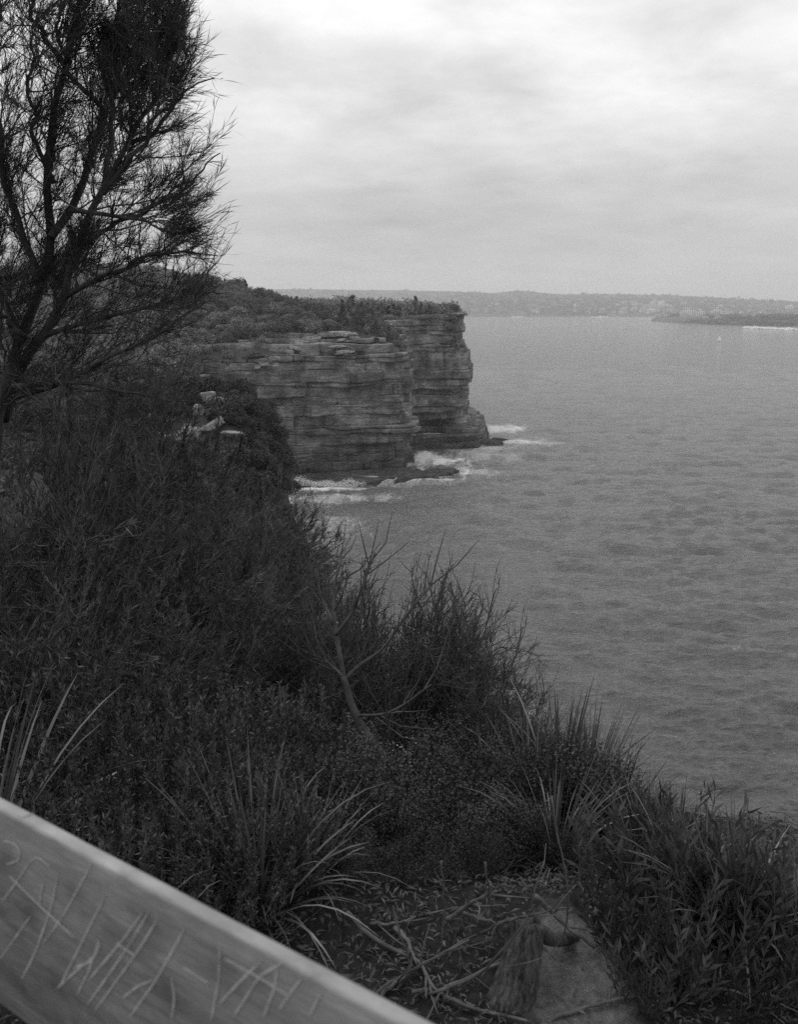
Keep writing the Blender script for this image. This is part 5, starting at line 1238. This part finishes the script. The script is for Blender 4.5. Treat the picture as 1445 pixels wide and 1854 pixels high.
c = mixc(nt, .5, c, ramp_(nt, noise_fac(nt, co, 55, 6, .7, (.3, 1, 1)), [(.3, .55), (.7, 1.35)]), 'MULTIPLY')
c = mixc(nt, .8, c, ramp_(nt, noise_fac(nt, co, 16, 4, .55, (.8, 1, 1.4)), [(.3, .45), (.46, 1.0), (.8, 1.25)]), 'MULTIPLY')
nt.links.new(c, p.inputs['Base Color']); p.inputs['Roughness'].default_value = .75
bump(nt, p, noise_fac(nt, co, 60, 6, .65, (.1, 1, 1)), .8, .004)
board = obj('board', mesh('board', np.array(V) - A, np.array(Q), M_RAIL, True), rail)
M_SCR = simple('scratched_wood', .36, .48, 80, .8)
Z = [[(5, 385), (60, 310), (105, 240), (130, 235), (160, 268)], [(10, 185), (50, 195), (68, 220), (60, 250), (20, 262)], [(190, 285), (165, 410), (110, 560), (70, 635)], [(300, 260), (200, 440), (140, 520)], [(100, 430), (50, 500), (0, 570)], [(345, 360), (265, 520), (190, 670)], [(325, 505), (290, 610), (250, 690)], [(180, 672), (260, 600), (312, 560)],
     [(470, 415), (400, 510), (290, 640)], [(490, 410), (420, 530), (275, 735)], [(520, 435), (440, 560), (310, 740)], [(605, 470), (510, 640), (425, 760)], [(718, 530), (715, 640), (690, 770)], [(858, 575), (780, 650), (715, 720)], [(925, 585), (850, 625), (760, 765)], [(905, 600), (900, 660), (860, 765)], [(985, 635), (910, 740)], [(1050, 680), (1010, 760)], [(735, 570), (860, 640), (940, 690)], [(380, 520), (440, 560)], [(30, 300), (110, 380), (240, 500)], [(560, 630), (570, 700), (560, 770)], [(600, 600), (680, 650)], [(140, 320), (125, 400)], [(40, 90), (70, 110), (110, 95)], [(240, 600), (300, 580), (330, 520)], [(400, 700), (450, 660), (500, 640)]]
for s in Z:
    C = np.array([on_face(a * .5536, 1420 + b * .5536, .0006) for a, b in s]); S = spline(C, 20); T = np.gradient(S, axis=0); T /= np.linalg.norm(T, axis=1)[:, None]; W = np.cross(T, nv)
    w = .00085 * (1 + .4 * vn.fbm(np.arange(20) * .6, s[0][0] * .1, 1, 2)) * np.interp(np.linspace(0, 1, 20), [0, .1, .9, 1], [.4, 1, 1, .4])
    V = np.stack([S - W * w[:, None], S + nv * .0006, S + W * w[:, None]], 1).reshape(-1, 3) - A
    Q = [[i * 3 + j, i * 3 + j + 1, i * 3 + j + 4, i * 3 + j + 3] for i in range(19) for j in range(2)]
    obj('scratch', mesh('scratch', V, np.array(Q), M_SCR), board)

# ------------------------------------------------------------------ haze
hb = MB(); hb.box((0, 4450, 110), (13000, 9900, 228)); hzm = bpy.data.materials.new('haze'); hzm.use_nodes = True; nt = hzm.node_tree; nt.nodes.clear()
ho = nt.nodes.new('ShaderNodeOutputMaterial'); pv = nt.nodes.new('ShaderNodeVolumePrincipled')
pv.inputs['Color'].default_value = g(.92); pv.inputs['Density'].default_value = 1.05e-4; pv.inputs['Anisotropy'].default_value = .25
nt.links.new(pv.outputs[0], ho.inputs['Volume']); stuff(obj('haze', hb.me('haze', hzm)))
